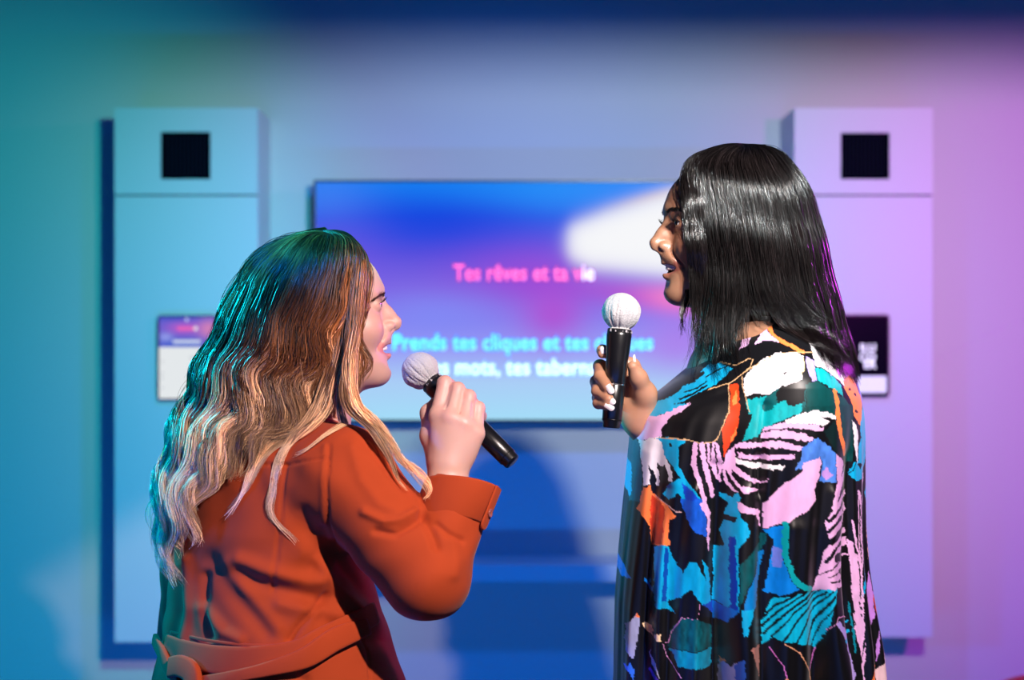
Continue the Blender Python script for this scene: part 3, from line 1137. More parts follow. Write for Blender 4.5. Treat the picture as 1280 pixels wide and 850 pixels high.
fc.op(cutfn, CUF + fax * .04 - Vector((.03, .03, .03)), CUF + fax * .04 + Vector((.03, .03, .03)), .003, sub=True)
VC, QC = fc.mesh()
VC = smooth_mesh(VC, QC, 2, .5)
NC = vert_normals(VC, QC)
px, py = to_px(VC)
near = np.clip(-NC[:, 1] * 1.6 + .3, 0, 1) * (VC[:, 1] < 2.1)
disp = np.zeros(len(VC))
folds = [  # polyline px, width px, depth mm (negative = crease)
    ([(411, 556), (409, 600), (409, 654), (420, 690)], 1.8, -2.6),
    ([(405, 556), (403, 600), (403, 654)], 3.5, 1.2),
    ([(312, 579), (335, 581), (358, 581), (408, 572)], 1.8, -2.4),
    ([(358, 582), (352, 640), (345, 700), (340, 740)], 2.2, -2.0),
    ([(296, 716), (318, 728), (345, 737), (380, 744), (405, 750)], 9, -5.5),
    ([(300, 700), (330, 712), (365, 722), (400, 726)], 9, 6),
    ([(350, 756), (390, 764), (420, 770)], 9, 4),
    ([(262, 700), (283, 730), (300, 752), (320, 775), (333, 790)], 12, -3.8),
    ([(285, 705), (305, 735), (330, 765), (345, 785)], 10, 4),
    ([(362, 800), (372, 785), (392, 762), (408, 745)], 4, -5),
    ([(255, 760), (280, 790), (300, 800)], 8, 5),
    ([(255, 720), (256, 760), (262, 795)], 6, -6),
    ([(235, 700), (236, 760), (230, 800)], 6, 5),
    ([(222, 690), (222, 760), (216, 800)], 5, -6),
    ([(203, 700), (205, 760), (212, 810)], 5, 3),
    ([(404, 665), (425, 705), (452, 738), (478, 758)], 8, -4),
    ([(396, 700), (420, 735), (445, 757), (470, 775)], 7, 4),
    ([(455, 640), (480, 652), (500, 650), (520, 638)], 5, 4.5),
    ([(470, 664), (495, 668), (518, 655), (528, 645)], 4, -4),
    ([(527, 642), (538, 662), (546, 684)], 5.5, -5),
    ([(566, 680), (570, 700), (568, 718)], 8, 2.5),
    ([(545, 655), (560, 668), (578, 676)], 3.5, -3.5),
    ([(440, 560), (452, 600), (475, 630), (510, 645)], 8, 2.5),
    ([(460, 560), (480, 580), (505, 610)], 6, -2.5),
    ([(340, 600), (350, 650), (380, 690)], 12, 3),
    ([(380, 640), (400, 690), (385, 720)], 9, -3),
    ([(455, 772), (458, 800), (462, 850)], 1.6, -1.8),
    ([(405, 770), (430, 790), (470, 800), (498, 798)], 10, -6),
    ([(300, 820), (340, 838), (380, 850)], 7, -4),
]
for pl, wdt, amp in folds:
    d = seg_dist(px, py, pl)
    disp += amp * .00125 * np.exp(-(d / wdt) ** 2)
disp *= near
q = VC * np.array((1, 1, 1))
disp += .0018 * np.sin(q[:, 0] * 60 + 3 * np.sin(q[:, 2] * 25)) * np.sin(q[:, 2] * 40 + 2 * np.sin(q[:, 1] * 30))
VC = VC + NC * disp[:, None]
M_coat = mat('rust_crepe', (0.40, 0.052, 0.013), .85, spec=.15, sheen=.10, bump=(900, .25, .0006), vary=(25, .08))
coat = mesh_np('coat', VC, QC, M_coat, wl)

# cuff band, tab and button
e1 = fax.cross(Vector((0, 1, 0))).normalized()
e2 = fax.cross(e1)


def ringpt(t, an, r):
    return CUF + fax * t + (e1 * math.cos(an) + e2 * math.sin(an)) * r


Vq = []
segs = 72
tilt = .012
prof = [(-.036, .0450), (-.036, .0485), (-.034, .0498), (.016, .0520), (.0190, .0520), (.0200, .0505), (.0190, .0470), (.008, .0450), (-.03, .0440)]
for t, r in prof:
    for k in range(segs):
        an = 2 * math.pi * k / segs
        Vq.append(ringpt(t + tilt * math.cos(an) * -1, an, r))
Qq = []
for i in range(len(prof) - 1):
    for k in range(segs):
        k2 = (k + 1) % segs
        Qq.append((i * segs + k, i * segs + k2, (i + 1) * segs + k2, (i + 1) * segs + k))
cuff = mesh_np('cuff', np.array([tuple(v) for v in Vq]), np.array(Qq), M_coat, coat)


def ribbon(name, pts, width, thick, material, parent, nrm=None, wfn=None):
    """a flat strap along pts (Vectors) lying across normals nrm"""
    P = catmull([tuple(p) for p in pts], 60)
    T = np.gradient(P, axis=0)
    T /= np.linalg.norm(T, axis=1, keepdims=True)
    N = catmull([tuple(p) for p in nrm], 60) if nrm is not None else np.tile((0, -1., 0), (60, 1))
    N /= np.linalg.norm(N, axis=1, keepdims=True)
    S = np.cross(T, N)
    S /= np.linalg.norm(S, axis=1, keepdims=True)
    prof = []
    for k in range(16):
        a_ = 2 * math.pi * k / 16
        c, s = math.cos(a_), math.sin(a_)
        prof.append((math.copysign(abs(c) ** .35, c), math.copysign(abs(s) ** .6, s)))
    V = []
    for i in range(60):
        w = width * (wfn(i / 59) if wfn else 1)
        for cu, cv in prof:
            V.append(P[i] + S[i] * cu * w / 2 + N[i] * cv * thick / 2)
    n = len(V)
    idx = np.arange(60 * 16).reshape(60, 16)
    Q = np.stack([idx[:-1], np.roll(idx, -1, 1)[:-1], np.roll(idx, -1, 1)[1:], idx[1:]], axis=-1).reshape(-1, 4)
    V = V + [P[0], P[-1]]
    T1 = np.stack([np.roll(idx[0], -1), idx[0], np.full(16, n)], axis=-1)
    T2 = np.stack([idx[-1], np.roll(idx[-1], -1), np.full(16, n + 1)], axis=-1)
    return mesh_np(name, np.array(V), [Q, T1, T2], material, parent)


# which angle faces right and near?
tabdir = Vector((.93, -.36, 0)).normalized()
an0 = math.atan2(tabdir.dot(e2), tabdir.dot(e1))
tp = [ringpt(t - tilt * math.cos(an0), an0, .0525 + .0012) for t in (.018, .0, -.02, -.045)]
tab = ribbon('cuff_tab', tp, .019, .004, M_coat, coat, nrm=[(tabdir.x, tabdir.y, tabdir.z)] * 4, wfn=lambda t: 1 if t < .85 else math.sqrt(max(.02, 1 - ((t - .85) / .15) ** 2)))
M_button = mat('coat_button', (0.35, 0.09, 0.06), .2, coat=.6)
bp = tp[2] + tabdir * .002
lathe_axis('button', bp - tabdir * .001, bp + tabdir * .004, [(0, 0), (0, .0060), (.0018, .0064), (.0028, .0058), (.0026, .0045), (.0018, .003), (.0018, 0)], M_button, tab, seg=32)


# belt: follow the coat's near surface
def on_coat(pxx, pyy, lift=.003):
    lo_, hi_ = 1.64, 2.2
    o = np.array([tuple(W(pxx, pyy, 1.0))])
    ds = np.linspace(1.66, 2.2, 400)
    P = np.stack([tuple(W(pxx, pyy, d)) for d in ds])
    s = fc.sample(P)
    k = np.argmax(s < .0)
    d = ds[k] if s[k] < 0 else 1.9
    p = np.array(tuple(W(pxx, pyy, d)))
    n = fc.grad(p[None])[0]
    return Vector(p + n * lift), tuple(n)


def belt(name, pts, width, thick, parent, lift=.004, wfn=None):
    a_, n_ = zip(*[on_coat(x, y, lift) for x, y in pts])
    return ribbon(name, a_, width, thick, M_coat, parent, nrm=n_, wfn=wfn)


bl = belt('belt', [(212, 806), (235, 816), (270, 824), (320, 826), (372, 818), (400, 803), (430, 787), (450, 776), (466, 767)], .040, .007, wl, .005,
          wfn=lambda t: .75 + .25 * math.sin(t * 3.1))
belt('belt_sash', [(452, 785), (415, 800), (380, 822), (335, 836), (290, 848), (240, 862)], .030, .008, bl, .011, wfn=lambda t: .8 + .25 * math.sin(t * 7))
belt('belt_loop', [(204, 800), (214, 822), (226, 850), (236, 880)], .018, .008, bl, .012)
belt('belt_knot', [(226, 836), (238, 834), (250, 842), (252, 858), (250, 880)], .030, .012, bl, .016)
belt('waist_seam', [(216, 790), (260, 800), (310, 806), (366, 807)], .004, .003, bl, .003)

M_trouser = mat('dark_trousers', (0.012, 0.014, 0.03), .7)
M_shoe = mat('black_shoe', (0.01, 0.01, 0.012), .35)


def legs(root, cx, cy, face, top, matl):
    f = np.array((math.cos(face), math.sin(face)))
    s_ = np.array((-f[1], f[0]))
    fd = Field((cx - .3, cy - .3, .02), (cx + .3, cy + .3, top + .05), .008)
    for s in (-1, 1):
        hx, hy = cx + s_[0] * s * .085, cy + s_[1] * s * .085
        fd.cap((hx, hy, top - .09), (hx, hy, .48), .088, .064, .02)
        fd.cap((hx, hy, .48), (hx, hy, .09), .064, .050, .02)
    V, Q = fd.mesh()
    mesh_np('trousers', V, Q, matl, root)
    for s in (-1, 1):
        hx, hy = cx + s_[0] * s * .085, cy + s_[1] * s * .085
        fs = Field((hx - .22, hy - .22, 0.0), (hx + .22, hy + .22, .16), .005)
        fs.cap((hx - f[0] * .02, hy - f[1] * .02, .045), (hx + f[0] * .12, hy + f[1] * .12, .035), .045, .034, .02)
        fs.cap((hx, hy, .06), (hx, hy, .10), .045, .048, .02)
        V, Q = fs.mesh()
        V[:, 2] = np.maximum(V[:, 2], .0)
        mesh_np('shoe', V, Q, M_shoe, root)


legs(wl, cb.x, 1.95, ALPHA, .92, M_trouser)


# ------------------------------------------------------------------ hair
def lerp_table(tab, y):
    t = np.array(tab, dtype=float)
    return [np.interp(y, t[:, 0], t[:, k]) for k in range(1, t.shape[1])]


def prefixed(tab_, dc, pts, sgn):
    pts = np.array(pts, dtype=float)
    x, y = pts[0, 0], pts[0, 1]
    cx, hw, ry = lerp_table(tab_, y)
    c = float(np.clip(sgn * (x - cx) / hw, -1, .98))
    return np.concatenate([env_path(tab_, dc, math.degrees(math.acos(c)), 1.0, y, sgn, k=10)[:-1], pts])


def build_strands(locks, push=None, clear=.003, m=44, r=.00042, colfn=None):
    """locks: dicts(path (k,3) px,py,depth ; n ; R px ; wave px ; lam ; phase ; t0)"""
    allP, allR, allC = [], [], []
    t = np.linspace(0, 1, m)
    for L in locks:
        P = catmull(L['path'], m)
        W3 = np.stack([(P[:, 0] - 640) / FPX * P[:, 2], P[:, 2], CAMZ - (P[:, 1] - 425) / FPX * P[:, 2]], axis=1)
        T = np.gradient(W3, axis=0)
        T /= np.linalg.norm(T, axis=1, keepdims=True)
        out = L.get('out', np.array((0, -1.0, 0)))
        e1_ = np.cross(T, out)
        e1_ /= np.linalg.norm(e1_, axis=1, keepdims=True) + 1e-6
        e2_ = np.cross(T, e1_)
        seglen = np.concatenate([[0], np.cumsum(np.linalg.norm(np.diff(W3, axis=0), axis=1))])
        wv = L.get('wave', 0)
        if wv:
            lam = L.get('lam', .085)
            yy = P[:, 1]
            amp = wv * np.clip((yy - L.get('wy0', 370)) / 110, 0, 1)
            ph = L.get('phase', 0) + 2 * math.pi * seglen / lam
            W3 = W3 + e1_ * (amp * np.sin(ph))[:, None] + e2_ * (amp * .3 * np.cos(ph))[:, None]
        n = L['n']
        rr = np.sqrt(RNG.uniform(0, 1, n))
        aa = RNG.uniform(0, 2 * math.pi, n)
        tw = L.get('twist', .8)
        R = L['R']
        taper = L.get('taper', .75)
        prof = (1 - taper * np.clip((t - .45) / .55, 0, 1) ** 1.3) * (.55 + .45 * np.clip(t / .2, 0, 1))
        prof = prof * (1 + .25 * np.sin(2 * math.pi * seglen / .09 + L.get('phase', 0) * 1.7))
        ang = aa[:, None] + tw * t[None, :] * 3
        ox = rr[:, None] * np.cos(ang) * R * prof[None, :]
        oy = rr[:, None] * np.sin(ang) * R * .6 * prof[None, :]
        S = W3[None] + ox[:, :, None] * e1_[None] + oy[:, :, None] * e2_[None]
        # frizz
        fz = L.get('frizz', .0012)
        f1, f2 = RNG.uniform(1, 4, (n, 1)), RNG.uniform(0, 6.28, (n, 1))
        k_ = fz * (np.sin(f1 * 6.28 * t[None] + f2)) * t[None]
        S[:, :, 0] += k_
        S[:, :, 2] += .5 * fz * np.sin(f1 * 5 * t[None] + f2 * 2) * t[None]
        # varying ends
        cut = RNG.uniform(L.get('cut', .82), 1, n)
        for i in range(n):
            u = np.linspace(0, (m - 1) * cut[i], m)
            i0 = np.minimum(u.astype(int), m - 2)
            fr = (u - i0)[:, None]
            S[i] = S[i, i0] * (1 - fr) + S[i, i0 + 1] * fr
        allP.append(S)
        rad = r * (1 - .75 * np.clip((t - .6) / .4, 0, 1))
        allR.append(np.repeat(rad[None], n, axis=0) * RNG.uniform(.7, 1.2, (n, 1)))
        pyv = 425 - (S[:, :, 2] - CAMZ) / S[:, :, 1] * FPX
        allC.append(colfn(pyv, L, n, t))
    P = np.concatenate(allP)
    R = np.concatenate(allR)
    C = np.concatenate(allC)
    if push is not None:
        sh_ = P.shape
        P = push(P.reshape(-1, 3), clear).reshape(sh_)
        P[:, 1:-1] = P[:, 1:-1] * .5 + .25 * (P[:, 2:] + P[:, :-2])
    return P, R, C


def hair_mat(name, rough, spec=.55):
    m = mat(name, attr='tint', rough=rough, spec=.6)
    b = m.node_tree.nodes['Principled BSDF']
    b.inputs['Specular IOR Level'].default_value = spec
    return m


tabL_hair = [(293, 408, 1, .002), (294.5, 405, 24, .028), (299, 402, 40, .046), (308, 397, 56, .070), (322, 391, 68, .085), (340, 385, 76, .093), (365, 377, 84, .097), (395, 369, 89, .099),
             (425, 360, 93, .100), (460, 350, 101, .100), (500, 336, 104, .105), (545, 314, 98, .108), (580, 276, 74, .10), (620, 258, 60, .09), (660, 250, 55, .085), (700, 243, 42, .08), (745, 243, 22, .07)]
dcL = [(290, 1.908), (420, 1.912), (480, 1.918), (560, 1.90), (620, 1.875), (745, 1.87)]


def env_path(tab_, dc, theta, rho, y_end, sgn, k=16, y_top=None):
    t = np.array(tab_, dtype=float)
    y0 = t[0, 0] if y_top is None else y_top
    # denser at the top where the head curves
    u = np.linspace(0, 1, k)
    ys = y0 + (y_end - y0) * u ** 1.7
    cx, hw, ry = lerp_table(tab_, ys)
    d0 = np.interp(ys, [q_[0] for q_ in dc], [q_[1] for q_ in dc])
    th = math.radians(theta)
    x = cx + sgn * hw * rho * math.cos(th)
    d = d0 - ry * rho * math.sin(th)
    return np.stack([x, ys, d], axis=1)


locksL = []
for i in range(190):
    th = RNG.uniform(30, 300) if RNG.uniform() < .25 else RNG.uniform(30, 190)
    rho = RNG.choice([1.0, .95, .88], p=[.5, .3, .2]) * RNG.uniform(.97, 1.02)
    if th < 60:
        ye = RNG.uniform(470, 545)
    elif th < 95:
        ye = RNG.uniform(510, 600)
    elif th < 130:
        ye = RNG.uniform(580, 690)
    else:
        ye = RNG.uniform(640, 735)
    p = env_path(tabL_hair, dcL, th, rho, ye, 1)
    if th < 60:
        # sweeping back from the face
        p[:, 0] += -.0 * p[:, 1]
    phs = .022 * th + RNG.normal(0, .25)
    locksL.append(dict(path=p, n=58, R=.0165, twist=.5, taper=.6, frizz=.0007, wave=.0150 * RNG.uniform(.75, 1.2), lam=RNG.uniform(.092, .100), phase=phs, tone=RNG.normal(0, 1), out=np.array((math.cos(math.radians(th)), -math.sin(math.radians(th)), 0.0)),
                       th=th, cut=.86))
hero = [
    ([(452, 330), (446, 400), (438, 460), (444, 500), (458, 522), (484, 546), (496, 572), (510, 584), (528, 595), (540, 610), (536, 624), (523, 635)], 1.77),
    ([(448, 330), (442, 400), (434, 470), (446, 508), (470, 532), (488, 556), (500, 578), (520, 596), (534, 614), (530, 630)], 1.765),
    ([(440, 330), (436, 420), (430, 480), (440, 515), (466, 535), (482, 560), (494, 590), (510, 612)], 1.76),
    ([(430, 330), (424, 420), (405, 480), (396, 503), (383, 529), (362, 549), (354, 581), (347, 611), (341, 630), (348, 650), (364, 667), (368, 684)], 1.80),
    ([(425, 330), (418, 430), (402, 490), (390, 520), (368, 545), (357, 570), (352, 600), (344, 622)], 1.80),
    ([(433, 330), (428, 420), (415, 480), (408, 510), (388, 532), (368, 552), (360, 580), (354, 596)], 1.795),
    ([(420, 330), (410, 430), (390, 500), (372, 540), (340, 565), (325, 600), (305, 625), (290, 640)], 1.80),
    ([(400, 330), (392, 430), (370, 500), (345, 545), (322, 575), (315, 610), (296, 636), (280, 650)], 1.80),
    ([(446, 330), (440, 430), (425, 500), (430, 540), (408, 568), (392, 575), (372, 572)], 1.78),
]
for hp, dn in hero:
    for r_ in range(2):
        j = RNG.normal(0, 3.0, 2)
        pth = np.array([(x + j[0] * (k / len(hp)), y + j[1] * (k / len(hp)), 1.845 + (dn - 1.845) * min(1, k / 4)) for k, (x, y) in enumerate(hp)])
        locksL.append(dict(path=prefixed(tabL_hair, dcL, pth, 1), n=34, R=.0085, wave=.002, lam=.08, phase=RNG.uniform(0, 6), tone=RNG.normal(.5, 1), cut=.8, taper=.7, th=60, wy0=480))
# wisps at the cheek, at the far left edge and at the crown
for i in range(22):
    x = RNG.uniform(452, 458)
    pth = np.array([(x - 6, 318, 1.862), (x, 345, 1.852), (x - 4, 390, 1.848), (x - 6, 425, 1.846), (x + RNG.uniform(-8, 12), 455, 1.846), (x - RNG.uniform(4, 25), 485, 1.85)])
    locksL.append(dict(path=prefixed(tabL_hair, dcL, pth, 1), n=8, R=.004, wave=.0025, lam=.08, phase=RNG.uniform(0, 6), tone=RNG.normal(0, 1), th=50))
for i in range(26):
    x = RNG.uniform(205, 240)
    pth = np.array([(x + 45, 450, 1.90), (x + 15, 530, 1.87), (x - 4, 590, 1.86), (x - RNG.uniform(5, 22), 640, 1.86), (x - RNG.uniform(-22, 22), 700, 1.86)])
    locksL.append(dict(path=pth, n=12, R=.008, wave=.006, lam=.09, phase=RNG.uniform(0, 6), tone=RNG.normal(.6, 1), cut=.6, frizz=.004, th=150, wy0=300))
for i in range(50):
    th = RNG.uniform(30, 200)
    ye = RNG.uniform(330, 560)
    p = env_path(tabL_hair, dcL, th, RNG.uniform(1.03, 1.09), ye, 1)
    locksL.append(dict(path=p, n=3, R=.008, wave=.006, lam=.09, phase=RNG.uniform(0, 6), tone=0, cut=.5, frizz=.005, th=th))
DK, MD, BD = np.array((.040, .013, .005)), np.array((.20, .060, .015)), np.array((.72, .44, .24))


def colL(pyv, L, n, t):
    tone = L['tone']
    v = RNG.normal(0, 1, (n, 1))
    y = pyv + 22 * tone + 14 * v
    w1 = np.clip((y - 300) / 110, 0, 1)[:, :, None]
    w2 = np.clip((y - 455) / 120, 0, 1)[:, :, None]
    c = DK * (1 - w1) + MD * w1
    c = c * (1 - w2) + BD * w2
    return c * np.exp(.22 * v + .45 * tone)[:, :, None]


def head_push(P, M, clear):
    A = np.array(M)
    loc = (P - A[:3, 3]) @ A[:3, :3]
    m = (np.abs(loc) < .14).all(axis=1)
    q_ = HFIELD.push(loc[m], clear * (.5 + 2.2 * (np.sin((np.nonzero(m)[0] // 44) * 12.9898) * .5 + .5)), 3)
    P = P.copy()
    P[m] = q_ @ A[:3, :3].T + A[:3, 3]
    return P


def pushL(P, clear):
    P = head_push(P, ML, clear)
    return fc.push(P, clear, 4)


PL, RL, CL = build_strands(locksL, pushL, .004, m=46, r=.00050, colfn=colL)
VhL, QhL, ChL = tubes(PL, RL, CL)
# inner volume so that the hair is solid
fh = Field((-.60, 1.78, 1.06), (-.18, 2.06, 1.585), .004)
Minv = ML.inverted()
hc = ML @ Vector((-.012, 0, .022))
fh.ell(tuple(hc), (.087, .0775, .080), .01)
fh.ell((W(372, 0, 1.93).x, 1.93, W(0, 410, 1.93).z), (.084, .083, .09), .03)
fh.ell((W(345, 0, 1.93).x, 1.925, W(0, 480, 1.93).z), (.088, .074, .08), .03)
fh.ell((W(295, 0, 1.92).x, 1.90, W(0, 545, 1.92).z), (.066, .045, .08), .03)
fh.cap(W(275, 570, 1.89), W(258, 640, 1.885), .030, .012, .03)
VI, QI = fh.mesh()
pyi = 425 - (VI[:, 2] - CAMZ) / VI[:, 1] * FPX
cI = DK * .8 + (MD - DK) * .6 * np.clip((pyi - 420) / 140, 0, 1)[:, None]
V_, Q_, C_ = merge([(VhL, QhL, ChL), (VI, QI, cI)])
M_hairL = hair_mat('wavy_brown_hair', .36)
mesh_np('hair', V_, Q_, M_hairL, wl, col=C_)

# ================================================================== WOMAN IN THE PATTERNED DRESS
DR = 1.93
cR = Vector((W(930, 0, DR).x, DR, 0))
wr_ = empty('person', cR)
tag(wr_, 'woman with straight black hair in loose dress of colourful abstract print, smiling', 'person')
MR = head_matrix(W(834, 279, 1.93), 180 + 7, 0)

fr = Field((W(725, 0, 1.8).x, 1.76, W(0, 560, 1.85).z), (W(870, 0, 2.0).x, 2.02, W(0, 425, 1.82).z), .0014)
wrist = W(800, 528, 1.895)
fr.cap(wrist, W(840, 575, 1.97), .0245, .031, .01)
mR = [W(790, 458, 1.900), W(787, 473, 1.904), W(786, 489, 1.903), W(787, 505, 1.898)]
pR = [W(760, 440, 1.893), W(750, 458, 1.884), W(746, 477, 1.880), W(748, 497, 1.876)]
dR = [W(753, 438, 1.872), W(750, 470, 1.848), W(747, 489, 1.842), W(748, 504, 1.842)]
tR = [W(753, 442, 1.862), W(760, 485, 1.8225), W(761, 499, 1.819), W(759, 507, 1.820)]
radR = [(.0105, .0095, .0080, .0070), (.0105, .0098, .0088, .0078), (.0105, .0095, .0085, .0075), (.0095, .0088, .0078, .0068)]
for i in range(4):
    fr.cap(wrist.lerp(mR[i], .25), mR[i], .018, .0130, .015)
    fr.chain([mR[i], pR[i], dR[i], tR[i]], radR[i], .004)
fr.ell(W(796, 492, 1.898), (.022, .014, .032), .014)
thR = [W(806, 514, 1.888), W(806, 492, 1.874), W(798, 472, 1.858), W(791, 458, 1.850)]
fr.chain(thR, (.0185, .0160, .0115, .0080), .010)
VH, QH = fr.mesh()
VH = smooth_mesh(VH, QH, 1, .4)
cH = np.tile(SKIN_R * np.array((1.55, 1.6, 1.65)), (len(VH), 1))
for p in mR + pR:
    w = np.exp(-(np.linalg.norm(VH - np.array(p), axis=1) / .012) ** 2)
    cH = cH * (1 - .22 * w[:, None])
HV = xf(MR, HEADV)
cHead = head_tint(HEADV, SKIN_R, np.array((.26, .07, .06)), .7, lid=np.array((.03, .012, .02)))
fb = Field((.05, 1.6, .05), (.75, 2.3, 1.45), .008)
fb.cap(W(925, 360, DR), W(945, 430, DR), .055, .055, .03)
fb.cap(W(940, 480, DR), W(930, 800, DR), .10, .11, .04)
fb.cap(W(955, 455, 1.86), W(955, 455, 2.02), .036, .036, .04)
fb.cap(W(955, 455, 2.02), W(900, 600, 2.06), .038, .034, .02)
fb.cap(W(900, 600, 2.06), W(835, 570, 1.965), .034, .030, .02)
fb.cap(W(960, 455, 1.85), W(970, 620, 1.845), .034, .032, .02)
fb.cap(W(970, 620, 1.845), W(940, 790, 1.86), .032, .024, .02)
fb.cap(W(940, 790, 1.86), W(930, 850, 1.86), .026, .018, .02)
VB, QB = fb.mesh()
cB = np.tile(SKIN_R, (len(VB), 1))
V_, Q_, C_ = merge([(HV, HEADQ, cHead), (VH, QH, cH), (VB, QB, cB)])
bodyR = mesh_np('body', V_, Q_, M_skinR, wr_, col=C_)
face_parts(MR, bodyR, (.010, .007, .006), (.03, .012, .006), brow_n=260, lash_len=.0115)
nail(W(753, 438, 1.856), (-.3, -1, .15), Vector((-.3, -.2, 1)), .0042, .011, M_nail, bodyR)
for i in (1, 2, 3):
    nail(W(*[(0, 0), (762.5, 486), (763.5, 500), (761.5, 508)][i], 1.8145 - .001 * (i > 1)), (-.1, -1, .25), tR[i] - dR[i] + Vector((.004, 0, -.004)), .0050 - .0004 * (i == 3), .0145, M_nail, bodyR)
nail(W(793.5, 451, 1.850), (.9, -.2, .1), Vector((.2, 0, 1)), .0045, .016, M_nail, bodyR)

# ---- print of the dress, drawn on a flat cloth and wrapped
RX0, RY0, RS = 745, 385, 2.5
RW, RH = int(380 * RS), int(490 * RS)
gx, gy = np.meshgrid(RX0 + (np.arange(RW) + .5) / RS, RY0 + (np.arange(RH) + .5) / RS)


def vnoise(x, y, s, seed):
    r = np.random.default_rng(seed)
    G = r.uniform(-1, 1, (128, 128))
    u, v = x / s, y / s
    i, j = np.floor(u).astype(int), np.floor(v).astype(int)
    fu, fv = u - i, v - j
    fu = fu * fu * (3 - 2 * fu)
    fv = fv * fv * (3 - 2 * fv)
    g = lambda a_, b_: G[a_ % 128, b_ % 128]
    return (g(i, j) * (1 - fu) + g(i + 1, j) * fu) * (1 - fv) + (g(i, j + 1) * (1 - fu) + g(i + 1, j + 1) * fu) * fv


wx = gx + 1.0 * vnoise(gx, gy, 4.0, 1) + .6 * vnoise(gx, gy, 1.7, 2)
wy = gy + 1.0 * vnoise(gx, gy, 4.0, 3) + .6 * vnoise(gx, gy, 1.7, 4)
IMG = np.tile(np.array(lin((8, 8, 12))), (RH, RW, 1))
BLc, TEc, TLc, PIc, WHc, CRc, ORc, REc, LVc, BUc, Kc = (0, 165, 215), (0, 85, 88), (0, 165, 170), (226, 176, 222), (238, 230, 236), (252, 215, 165), (252, 128, 62), (215, 62, 18), (165, 150, 222), (50, 115, 215), (7, 7, 10)


def poly(o, colr, pts, bx=7.083, var=.12):
    P = [(o[0] + x / bx, o[1] + y / bx) for x, y in pts]
    xs = [p[0] for p in P]
    ys = [p[1] for p in P]
    a0, a1 = max(0, int((min(xs) - 3 - RX0) * RS)), min(RW, int((max(xs) + 3 - RX0) * RS))
    b0, b1 = max(0, int((min(ys) - 3 - RY0) * RS)), min(RH, int((max(ys) + 3 - RY0) * RS))
    if a1 <= a0 or b1 <= b0:
        return
    X, Y = wx[b0:b1, a0:a1], wy[b0:b1, a0:a1]
    ins = np.zeros(X.shape, bool)
    n = len(P)
    for i in range(n):
        x1_, y1_ = P[i]
        x2_, y2_ = P[(i + 1) % n]
        if y1_ == y2_:
            continue
        c = ((y1_ > Y) != (y2_ > Y)) & (X < (x2_ - x1_) * (Y - y1_) / (y2_ - y1_) + x1_)
        ins ^= c
    shade = 1 + var * vnoise(X * 1.0, Y * .35, 3.0, 9)
    sub = IMG[b0:b1, a0:a1]
    sub[ins] = (np.array(lin(colr))[None] * shade[ins][:, None])


def line(o, colr, w, pts, bx=7.083):
    P = [(o[0] + x / bx, o[1] + y / bx) for x, y in pts]
    xs = [p[0] for p in P]
    ys = [p[1] for p in P]
    m_ = w / bx + 3
    a0, a1 = max(0, int((min(xs) - m_ - RX0) * RS)), min(RW, int((max(xs) + m_ - RX0) * RS))
    b0, b1 = max(0, int((min(ys) - m_ - RY0) * RS)), min(RH, int((max(ys) + m_ - RY0) * RS))
    if a1 <= a0 or b1 <= b0:
        return
    k = .35 if w < 12 else 1
    X = gx[b0:b1, a0:a1] * (1 - k) + wx[b0:b1, a0:a1] * k
    Y = gy[b0:b1, a0:a1] * (1 - k) + wy[b0:b1, a0:a1] * k
    d = seg_dist(X, Y, P)
    IMG[b0:b1, a0:a1][d < w / bx / 2] = np.array(lin(colr))


A = (760, 390)
poly(A, BLc, [(310, 850), (420, 770), (560, 690), (600, 640), (680, 610), (770, 530), (850, 500), (850, 620), (700, 690), (560, 770), (430, 810), (340, 830)])
poly(A, BLc, [(750, 520), (850, 440), (850, 490)])
line(A, Kc, 14, [(560, 740), (660, 700), (800, 610)])
line(A, Kc, 10, [(600, 690), (700, 650), (780, 590)])
poly(A, PIc, [(480, 850), (640, 760), (560, 850)])
B = (870, 390)
poly(B, BLc, [(0, 500), (110, 440), (210, 480), (100, 580), (0, 650)])
line(B, Kc, 10, [(0, 560), (80, 510), (160, 470)])
poly(B, PIc, [(275, 325), (330, 240), (410, 205), (340, 290)])
poly(B, PIc, [(400, 285), (470, 190), (535, 150), (545, 210), (590, 265), (500, 245)])
line(B, ORc, 36, [(570, 140), (560, 190), (600, 250), (680, 300), (760, 345)])
poly(B, TLc, [(275, 740), (400, 710), (440, 700), (560, 640), (700, 620), (720, 740), (690, 850), (290, 850)])
poly(B, TEc, [(420, 720), (520, 640), (640, 600), (730, 600), (730, 820), (640, 800), (560, 740), (520, 850), (440, 850), (400, 790)])
poly(B, Kc, [(500, 680), (560, 620), (700, 580), (730, 600), (720, 740), (600, 800), (580, 730), (520, 760)])
poly(B, TLc, [(500, 850), (480, 780), (580, 730), (590, 800), (700, 750), (690, 850)])
poly(B, WHc, [(275, 710), (275, 560), (330, 500), (430, 400), (560, 350), (700, 350), (760, 380), (740, 470), (710, 570), (560, 620), (440, 695), (350, 680)], var=.06)
poly(B, CRc, [(650, 560), (700, 440), (715, 390), (760, 390), (745, 480), (700, 560)])
poly(B, Kc, [(570, 515), (600, 498), (612, 512), (585, 528)])
poly(B, LVc, [(770, 380), (845, 420), (830, 575), (790, 575), (765, 500)])
poly(B, (0, 62, 62), [(730, 600), (850, 570), (850, 810), (740, 810)])
poly(B, REc, [(170, 610), (230, 610), (230, 850), (150, 850), (165, 700)])
poly(B, ORc, [(180, 720), (210, 650), (215, 760), (175, 800)])
poly(B, PIc, [(690, 850), (850, 810), (850, 850)])
